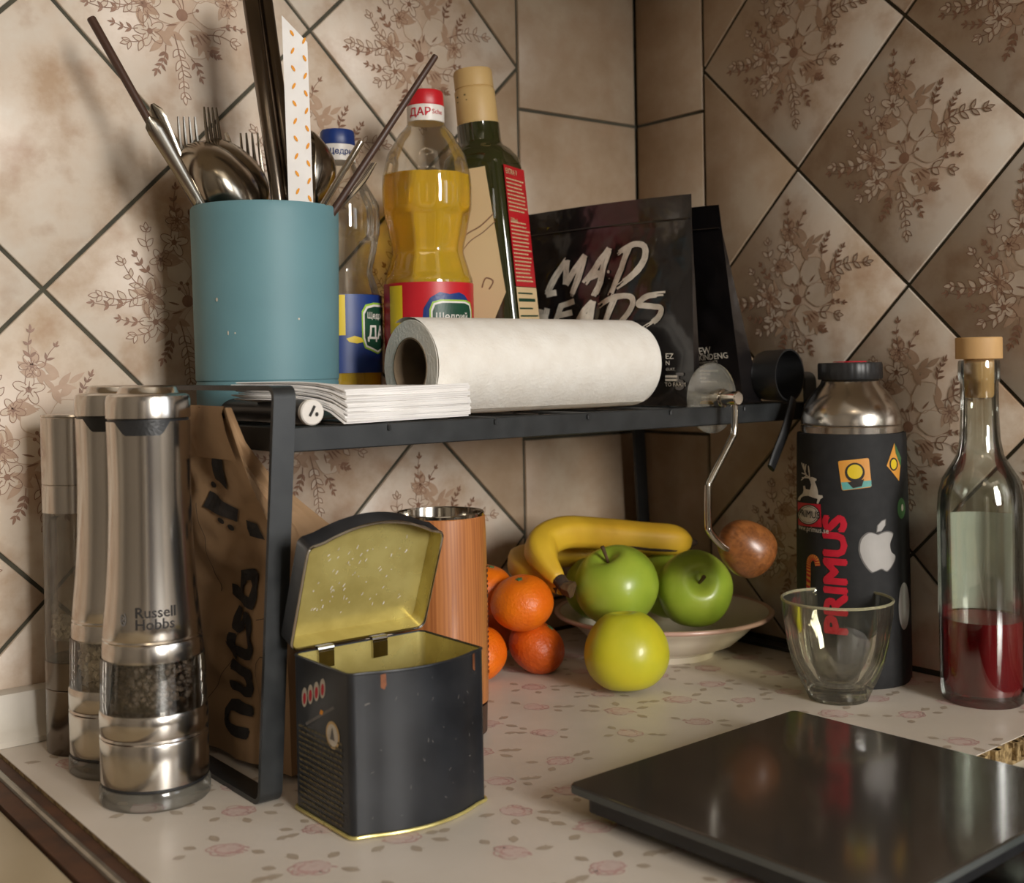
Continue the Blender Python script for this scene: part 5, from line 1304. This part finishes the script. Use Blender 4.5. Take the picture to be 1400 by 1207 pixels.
apple((-0.1400, -0.0820, 0.0530), 0.0270, 'green apple hidden low on the plate beside the banana stems', M['apple_green'], (R(40), R(-15), 1), False, 0.95, GA)
def tangerine(loc, r, label, mat, tilt=(0, 0, 0)):
    t = thing('tangerine', label, 'tangerine', loc, tilt, 'tangerines beside the grinder')
    prof = [(max(r*math.sin(math.pi*i/28), 0.00005), -r*0.86*math.cos(math.pi*i/28)-(0.0016*math.exp(-(math.sin(math.pi*i/28)/.25)**2)*(-1 if i < 14 else 1))) for i in range(29)]
    G().lathe(prof, 48, mod=lambda a, i, rr, z: 1+0.012*math.sin(3*a+1)+0.008*math.cos(7*a)).obj('peel', mat, t, angle=80)
    zt = prof[-1][1]; gg = G().lathe([(0.0, zt-0.0006), (0.0026, zt-0.0002), (0.0022, zt+0.0010), (0.0008, zt+0.0012), (0.0, zt+0.0008)], 10, cap0=False, cap1=False, mod=lambda a, i, rr, z: 1+0.3*math.cos(5*a))
    gg.obj('green_calyx', M['sticker_green'], t)
    return t
tangerine(tuple(onz(735, 925)+np.array((0.008, 0.010, 0.0205))), 0.0235, 'dull speckled tangerine on the worktop under another tangerine', M['orange_old'], (R(20), R(30), 0))
tangerine(tuple(onz(652, 936)+np.array((0.008, 0.010, 0.0210))), 0.0240, 'bright tangerine on the worktop half behind the wooden grinder', M['orange'], (R(10), R(-20), 0))
tangerine(tuple(atdepth(714, 824, 0.945)), 0.0252, 'bright round tangerine resting on top of two others', M['orange'], (R(8), R(-14), 0))
tangerine(tuple(atdepth(664, 806, 0.975)), 0.0240, 'tangerine tucked behind the top one, next to the grinder', M['orange'], (R(10), R(10), 0))
tangerine(tuple(onz(668, 905)+np.array((0.010, 0.014, 0.0205))), 0.0235, 'tangerine hidden at the bottom back of the pile', M['orange_old'], (R(10), R(10), 0))

bn = thing('banana_bunch', 'bunch of two ripe bananas with dark stems lying over the apples', 'bananas', tuple(atdepth(790, 745, 1.02)))
bo = np.array(bn.location)
def banana(pp, r, mat=M['banana']):
    P = [atdepth(x, y, d)-bo for x, y, d in pp]; path = smoothpath(P, 7); n = len(path)
    def rad(t):
        if t < 0.10: return r*(0.42+0.30*(t/0.10))
        if t < 0.24: return r*(0.72+0.28*math.sin((t-.10)/.14*math.pi/2))
        if t > 0.80: return r*max(0.20, math.cos((t-.80)/.20*1.36))
        return r
    o = G().tube(path, rad, 20, sec=lambda a: 1+0.055*math.cos(5*a)).obj('banana', mat, bn, angle=80)
    e = path[-1]; d = (path[-1]-path[-3]); d /= np.linalg.norm(d)
    G().tube([e-d*0.004, e+d*0.002, e+d*0.006], [r*.30, r*.27, r*.16], 10).obj('blossom_end', M['banana_dark'], o)
    return o, path, rad
o1, p1, rd = banana([(764, 792, 0.952), (744, 765, 0.968), (742, 743, 0.985), (772, 729, 1.00), (825, 731, 1.02), (880, 736, 1.035), (925, 739, 1.045), (944, 741, 1.05)], 0.0138)
G().tube([p1[0]-0.6*(p1[4]-p1[0]), p1[0], p1[3], p1[6]], [0.0050, 0.0056, 0.0068, 0.0085], 12).obj('brown_neck', M['banana_dark'], o1)
# brown bruise lines along the lower ridge
for a0, a1, dv in ((24, 40, 0.0026), (30, 46, 0.0060)):
    pts = []
    for i in range(a0, min(a1, len(p1))):
        q = p1[i]; t = i/(len(p1)-1); w = vd(830, 735)*0.86+np.array((0, 0, -0.5)); w /= np.linalg.norm(w); pts.append(q+w*rd(t)*0.96+np.array((0, 0, -dv*.3)))
    if len(pts) > 3: G().tube(pts, lambda t: 0.0012*math.sin(math.pi*min(max(t, .05), .95))+0.0004, 6).obj('bruise', M['banana_dark'], o1)
o2, p2, rd2 = banana([(768, 806, 0.955), (744, 788, 0.975), (716, 776, 0.995), (718, 762, 1.02), (775, 756, 1.045), (850, 756, 1.060), (910, 752, 1.065), (936, 750, 1.068)], 0.0115)
G().tube([p2[0], p2[3], p2[6]], [0.0055, 0.0060, 0.0075], 12).obj('brown_neck', M['banana_dark'], o2)
st = atdepth(782, 806, 0.945)-bo
G().tube(smoothpath([p1[0], (p1[0]+st)/2+np.array((0, 0, -.002)), st], 4), [0.0052]*4+[0.0060]*3+[0.0064]*2, 9, sec=lambda a: 1+0.2*math.sin(3*a+.5)).obj('crown', M['stem'], bn)

# ---- plate
pl = thing('fruit_plate', 'cream porcelain soup plate with a pinkish rim, holding the apples', 'plate', (-0.1010, -0.1260, 0))
pp = [(0.0, 0.004), (0.036, 0.004), (0.037, 0.0), (0.042, 0.0), (0.043, 0.005), (0.060, 0.012), (0.072, 0.0225), (0.0780, 0.0290), (0.0910, 0.0345), (0.0922, 0.0362), (0.0912, 0.0374), (0.0785, 0.0325), (0.071, 0.0265), (0.058, 0.0160), (0.040, 0.0095), (0.0, 0.0085)]
G().lathe(pp, 96, cap0=False, cap1=False).obj('dish', M['porcelain'], pl, angle=50)
G().lathe([(0.0880, 0.0367), (0.0905, 0.0379), (0.0925, 0.0372), (0.0930, 0.0360), (0.0920, 0.0345), (0.0890, 0.0335)], 96, cap0=False, cap1=False).obj('rim', M['porcelain_rim'], pl, angle=60)
G().lathe([(0.0560, 0.01515), (0.0568, 0.0156)], 80, cap0=False, cap1=False).obj('rim_line', M['print_mid'], pl)

# ================================================================== FLASK
FC = (-0.0455, -0.2780)
fl = thing('steel_flask', 'steel vacuum flask in a black sleeve covered with stickers', 'flask', (FC[0], FC[1], 0))
sl = [(0.0, 0.0006), (0.0415, 0.0), (0.0430, 0.003), (0.0432, 0.02), (0.0425, 0.10), (0.0412, 0.187), (0.0408, 0.1905), (0.0395, 0.1908)]
G().lathe(sl, 72, cap0=False, cap1=False).obj('sleeve', M['black_matte'], fl)
G().lathe([(0.0382, 0.186), (0.0382, 0.1955), (0.0376, 0.1963), (0.0382, 0.1972), (0.0380, 0.2030), (0.0350, 0.2120), (0.0290, 0.2210), (0.0228, 0.2280), (0.0216, 0.2315), (0.0, 0.2316)], 72, cap1=False).obj('steel_shoulder', M['steel'], fl)
G().lathe([(0.0238, 0.2316), (0.0243, 0.2325), (0.0243, 0.2432), (0.0236, 0.2446), (0.0, 0.2448)], 90, cap1=False, mod=lambda a, i, rr, z: 1+0.010*math.cos(30*a)).obj('screw_cap', M['black_plastic'], fl)
G().lathe([(0.0, 0.2449), (0.0130, 0.2449), (0.0124, 0.2456), (0.0, 0.2457)], 40, cap0=False, cap1=False).obj('cap_badge', M['print_red'], fl)
slr = profr([p for p in sl if p[1] > 0.002 and p[1] < 0.19]); fth = facing(*FC)
def fpt(x, y):
    """pixel -> (arc, height) on the sleeve"""
    p = oncyl(x, y, FC, slr(0.1)); p = oncyl(x, y, FC, slr(p[2])); a = math.atan2(p[1]-FC[1], p[0]-FC[0])-fth
    a = (a+math.pi) % (2*math.pi)-math.pi; return a*slr(p[2]), p[2]
fz = lambda X, Y: fpt(1080+X/4.641, 600+Y/4.641)       # coordinates read off an enlarged view
fmap = lambda off: (lambda u, v, w: cylmap(slr, fth, off)(u, v, w))
K = Ink(); cx, cz = fz(292, 770); top = fz(290, 420)[1]; bot = fz(300, 1330)[1]
K.text('PRIMUS', 0.0235, cx, (fz(295, 420)[1]+fz(300, 1310)[1])/2, bold=0.075, rot=R(90), sx=1.16)
K.build('lettering', M['print_red'], fmap(0.0003), fl, split=0.005)
def sticker(name, polys, mats, lab=None):
    K = Ink()
    for P, mi, lay in polys:
        n = len(P); Q = []
        for i in range(n): Q.append(fz(*P[i]))
        K.poly(Q, mi, lay)
    return K.build(name, mats, fmap(0.0003), fl, split=0.004)
def ellp(cx, cy, rx, ry, n=22): return [(cx+rx*math.cos(2*math.pi*k/n), cy+ry*math.sin(2*math.pi*k/n)) for k in range(n)]
def rrect(L, r=10):
    out = []
    for i in range(4):
        a, b, c = np.array(L[i-1], float), np.array(L[i], float), np.array(L[(i+1) % 4], float); d1 = (a-b)/np.linalg.norm(a-b); d2 = (c-b)/np.linalg.norm(c-b); out += [tuple(b+d1*r), tuple(b+(d1+d2)*r*.3), tuple(b+d2*r)]
    return out
sq = rrect([(305, 140), (500, 120), (518, 305), (330, 328)])
sticker('square_sticker', [(sq, 0, 0), ([(325, 275), (515, 262), (516, 300), (335, 325)], 1, .0001), (ellp(412, 212, 62, 62), 2, .0002), (ellp(412, 208, 48, 46), 3, .0003), ([(365, 275), (470, 255), (455, 300), (400, 312)], 2, .0002)], [M['sticker_orange'], M['sticker_teal'], M['print_black'], M['label_yellow']])
sticker('square_sticker', [([(612, 170), (660, 25), (702, 120), (690, 268)], 0, 0), ([(660, 25), (702, 120), (700, 180), (668, 90)], 1, .0001), (ellp(655, 160, 26, 42), 2, .0002), (ellp(655, 160, 18, 32), 3, .0003)], [M['sticker_orange'], M['sticker_green'], M['print_black'], M['label_yellow']])
sticker('round_sticker', [(ellp(705, 440, 24, 66), 0, 0), (ellp(710, 435, 7, 22), 1, .0001)], [M['sticker_green'], M['print_white']])
apl = [tuple(p) for p in smoothpath([(545, 605), (500, 598), (455, 640), (445, 710), (470, 780), (515, 838), (540, 838), (580, 822), (615, 835), (650, 790), (664, 742), (640, 715), (632, 665), (650, 605), (610, 590), (560, 608), (545, 605)], 4)][:-1]
apb = [(550+(x-550)*1.07-3, 715+(y-715)*1.06) for x, y in apl]
lf = [(552, 588), (556, 550), (580, 522), (602, 514), (600, 548), (578, 582)]
sticker('fruit_sticker', [(apb, 1, 0), (apl, 0, .0002), ([(576+(x-576)*1.25, 552+(y-552)*1.2) for x, y in lf], 1, 0), (lf, 0, .0002)], [M['sticker_silver'], M['print_grey']])
sticker('fruit_sticker', [(ellp(722, 1060, 34, 150), 0, 0)], [M['sticker_silver']])
# brand mark: leaping deer over an oval on a red square
deer = [(52, 388), (60, 370), (85, 345), (90, 325), (88, 298), (98, 296), (104, 318), (130, 322), (138, 290), (130, 262), (120, 248), (142, 240), (170, 252), (172, 262), (160, 270), (172, 300), (180, 330), (182, 355), (208, 358), (212, 372), (196, 380), (182, 412), (172, 408), (178, 380), (150, 372), (120, 360), (92, 362), (75, 372), (68, 390)]
dk = [(deer, 0, 0.0002)]
for L in ([(130, 250), (105, 225), (92, 190), (78, 150)], [(105, 225), (78, 215)], [(98, 205), (105, 160)], [(125, 245), (80, 245)], [(110, 232), (75, 262)], [(128, 250), (125, 210), (120, 170)], [(95, 192), (90, 155)]):
    for (x0, y0), (x1, y1) in zip(L[:-1], L[1:]):
        dx, dy = x1-x0, y1-y0; l = math.hypot(dx, dy); nx, ny = -dy/l*4.5, dx/l*4.5; dk.append(([(x0+nx, y0+ny), (x0-nx, y0-ny), (x1-nx*.6, y1-ny*.6), (x1+nx*.6, y1+ny*.6)], 0, .0002))
dk += [([(52, 398), (196, 414), (204, 560), (56, 545)], 1, 0.0), (ellp(122, 480, 70, 64), 2, .0001), (ellp(122, 480, 64, 58), 0, .0002), (ellp(122, 480, 58, 52), 2, .0003), (ellp(122, 480, 55, 49), 0, .0004)]
sticker('brand_sticker', dk, [M['print_white'], M['print_red'], M['print_black']])
K = Ink(); u, v = fz(120, 478); K.text('PRIMUS', 0.0078, u, v, 0, 0.0006, bold=0.01, sx=0.95); u, v = fz(130, 572); K.text('www.primus.se', 0.0058, u, v, 1, 0, bold=0.01, sx=0.95)
K.build('brand_lettering', [M['print_black'], M['print_white']], fmap(0.0004), fl, split=0.004)
K = Ink(); cane = [fz(*p) for p in [tuple(q) for q in smoothpath([(118, 960), (120, 860), (120, 800), (125, 768), (145, 752), (168, 765), (178, 805)], 6)]]
K.stroke(cane, 0.0048, 0, 0)
for i in range(1, len(cane)-1, 2):
    (x0, y0), (x1, y1) = cane[i], cane[i+1]; l = math.hypot(x1-x0, y1-y0) or 1; nx, ny = -(y1-y0)/l*.0023, (x1-x0)/l*.0023; sx_, sy_ = (x1-x0)*.5, (y1-y0)*.5
    K.poly([(x0+nx+sx_, y0+ny+sy_), (x1+nx+sx_, y1+ny+sy_), (x1-nx, y1-ny), (x0-nx, y0-ny)], 1, .0001)
K.build('cane_sticker', [M['sticker_orange'], M['print_red']], fmap(0.0003), fl, split=0.004)

# ================================================================== GLASS, BOTTLE
gl = thing('drinking_glass', 'small faceted clear drinking glass, empty, in front of the flask', 'glass', (-0.1075, -0.3085, 0))
outp = [(0.0, 0.0022), (0.0190, 0.0), (0.0212, 0.0006), (0.0222, 0.003), (0.0255, 0.0105), (0.0300, 0.0200), (0.0340, 0.0310), (0.0368, 0.0430), (0.0386, 0.0550), (0.0394, 0.0640), (0.0397, 0.0712), (0.0400, 0.0726), (0.0392, 0.0736)]
inp = [(0.0384, 0.0732), (0.0378, 0.0700), (0.0370, 0.0600), (0.0352, 0.0450), (0.0318, 0.0310), (0.0270, 0.0200), (0.0215, 0.0125), (0.0140, 0.0095), (0.0, 0.0090)]
def facet(a, i, r, z):
    if i >= len(outp) or z > 0.060: return 1.0
    w = min(1.0, max(0.0, (0.060-z)/0.012))*(0.5 if z < 0.004 else 1); k = 10; x = (a*k/(2*math.pi)) % 1.0-0.5; ap = math.cos(math.pi/k)/math.cos(2*math.pi*x/k)
    return 1+(ap-1)*0.95*w+0.012*w*math.exp(-(abs(x)-.5)**2/.004)
M['rim_glass'] = pm('yellowish glass rim', (0.90, 0.86, 0.62, 1), (0.86, 0.82, 0.58, 1), 30, 0.08, trans=0.75, ior=1.3)
M['tumbler'] = thin_clear('slightly clouded tumbler glass', (0.975, 0.97, 0.90, 1), 0.04, 0.016, 0.07)
G().lathe(outp+inp, 120, mod=facet, cap0=False, cap1=False).obj('tumbler', M['tumbler'], gl, angle=14)
G().tube([(0.0392*math.cos(2*math.pi*k/72), 0.0392*math.sin(2*math.pi*k/72), 0.0728) for k in range(72)], 0.0011, 8, closed=True).obj('rim', M['rim_glass'], gl)
G().lathe([(0.0, 0.0030), (0.0185, 0.0012), (0.0205, 0.0030), (0.0200, 0.0085), (0.0130, 0.0078), (0.0, 0.0074)], 60, cap0=False, cap1=False).obj('thick_base', M['glass'], gl, angle=50)

BC = (-0.0330, -0.3790)
bt = thing('wine_bottle', 'clear glass bottle part filled with red liquid, with a wooden stopper', 'bottle', (BC[0], BC[1], 0))
bo_ = [(0.0, 0.004), (0.020, 0.002), (0.0265, 0.0), (0.0285, 0.002), (0.0293, 0.008), (0.0297, 0.06), (0.0300, 0.120), (0.0300, 0.138), (0.0292, 0.149), (0.0262, 0.160), (0.0205, 0.169), (0.0160, 0.177), (0.0140, 0.188), (0.0132, 0.205), (0.0130, 0.2290), (0.0140, 0.2300), (0.0144, 0.2320), (0.0144, 0.2420), (0.0140, 0.2445), (0.0130, 0.2450)]
rbt = profr(bo_[1:])
G().lathe(bo_, 72, cap0=False, cap1=False).obj('glass_wall', M['glass_thin'], bt, angle=50)
inn = [(0.0, 0.0065), (0.0200, 0.0060), (0.0262, 0.0065)]+[(rbt(z)-0.0022, z) for z in np.linspace(0.010, 0.243, 60)]
G().lathe(inn, 64, cap0=False, cap1=False).obj('glass_inner', M['glass_thin'], bt, angle=50)
LV_ = 0.0595
G().lathe([(0.0, 0.0070), (0.0198, 0.0066), (0.0255, 0.0080)]+[(rbt(z)-0.0026, z) for z in np.linspace(0.012, LV_, 14)]+[(0.0, LV_)], 64, cap0=False, cap1=False).obj('red_liquid', M['wine'], bt, angle=50)
V = []; F = []
for i in range(31):
    a = facing(*BC)+math.pi+R(-82+164*i/30)
    for z in (0.0600, 0.1320): V.append((0.0303*math.cos(a), 0.0303*math.sin(a), z))
for i in range(30): F.append((2*i, 2*i+2, 2*i+3, 2*i+1))
mesh('paper_label', V, F, M['napkin'], bt)
G().lathe([(0.0090, 0.2180), (0.0100, 0.2200), (0.0103, 0.2455), (0.0158, 0.2458), (0.0160, 0.2465), (0.0160, 0.2605), (0.0155, 0.2612), (0.0, 0.2613)], 48, cap1=False).obj('stopper', M['cork'], bt)

# ================================================================== KITCHEN SCALE
SZ = 0.0200
As, Bs = onz(1085, 970, SZ), onz(778, 1068, SZ)
ex = (As-Bs)[:2]; sl_ = np.linalg.norm(ex); ang = math.atan2(ex[1], ex[0])
ang = ang+R(0.6)
sw, sd_ = 0.2005, 0.196
ctr = As[:2]+np.array((-math.cos(ang)*sw/2+math.sin(ang)*sd_/2, -math.sin(ang)*sw/2-math.cos(ang)*sd_/2))
ks = thing('kitchen_scale', 'flat kitchen scale with a glossy black glass top, on the worktop edge', 'kitchen scale', (ctr[0], ctr[1], 0), (0, 0, ang))
def rr2(w, d, rc, n=6):
    P = []
    for (sx, sy, a0) in ((1, 1, 0), (-1, 1, 90), (-1, -1, 180), (1, -1, 270)):
        for k in range(n):
            a = R(a0+90*k/(n-1)); P.append((sx*(w/2-rc)+rc*math.cos(a), sy*(d/2-rc)+rc*math.sin(a)))
    return P
G().prism(rr2(sw, sd_, 0.004), SZ-0.0048, SZ, 0.0006).obj('glass_top', M['scale_glass'], ks, angle=30)
G().prism(rr2(sw+0.0004, sd_+0.0004, 0.0042), SZ-0.0046, SZ-0.0012).obj('glass_edge', M['scale_edge'], ks, angle=30)
G().prism(rr2(sw-0.012, sd_-0.012, 0.006), 0.0055, SZ-0.0048).obj('housing', M['black_plastic'], ks, angle=30)
for sx in (-1, 1):
    for sy in (-1, 1):
        if sy < 0 and sx > 0: continue
        G().lathe([(0.0, 0.0), (0.0075, 0.0), (0.008, 0.0008), (0.008, 0.0056), (0, 0.0056)], 20, cap0=False, cap1=False).obj('foot', M['black_plastic'], ks, loc=(sx*0.078, sy*0.074, 0.0002))
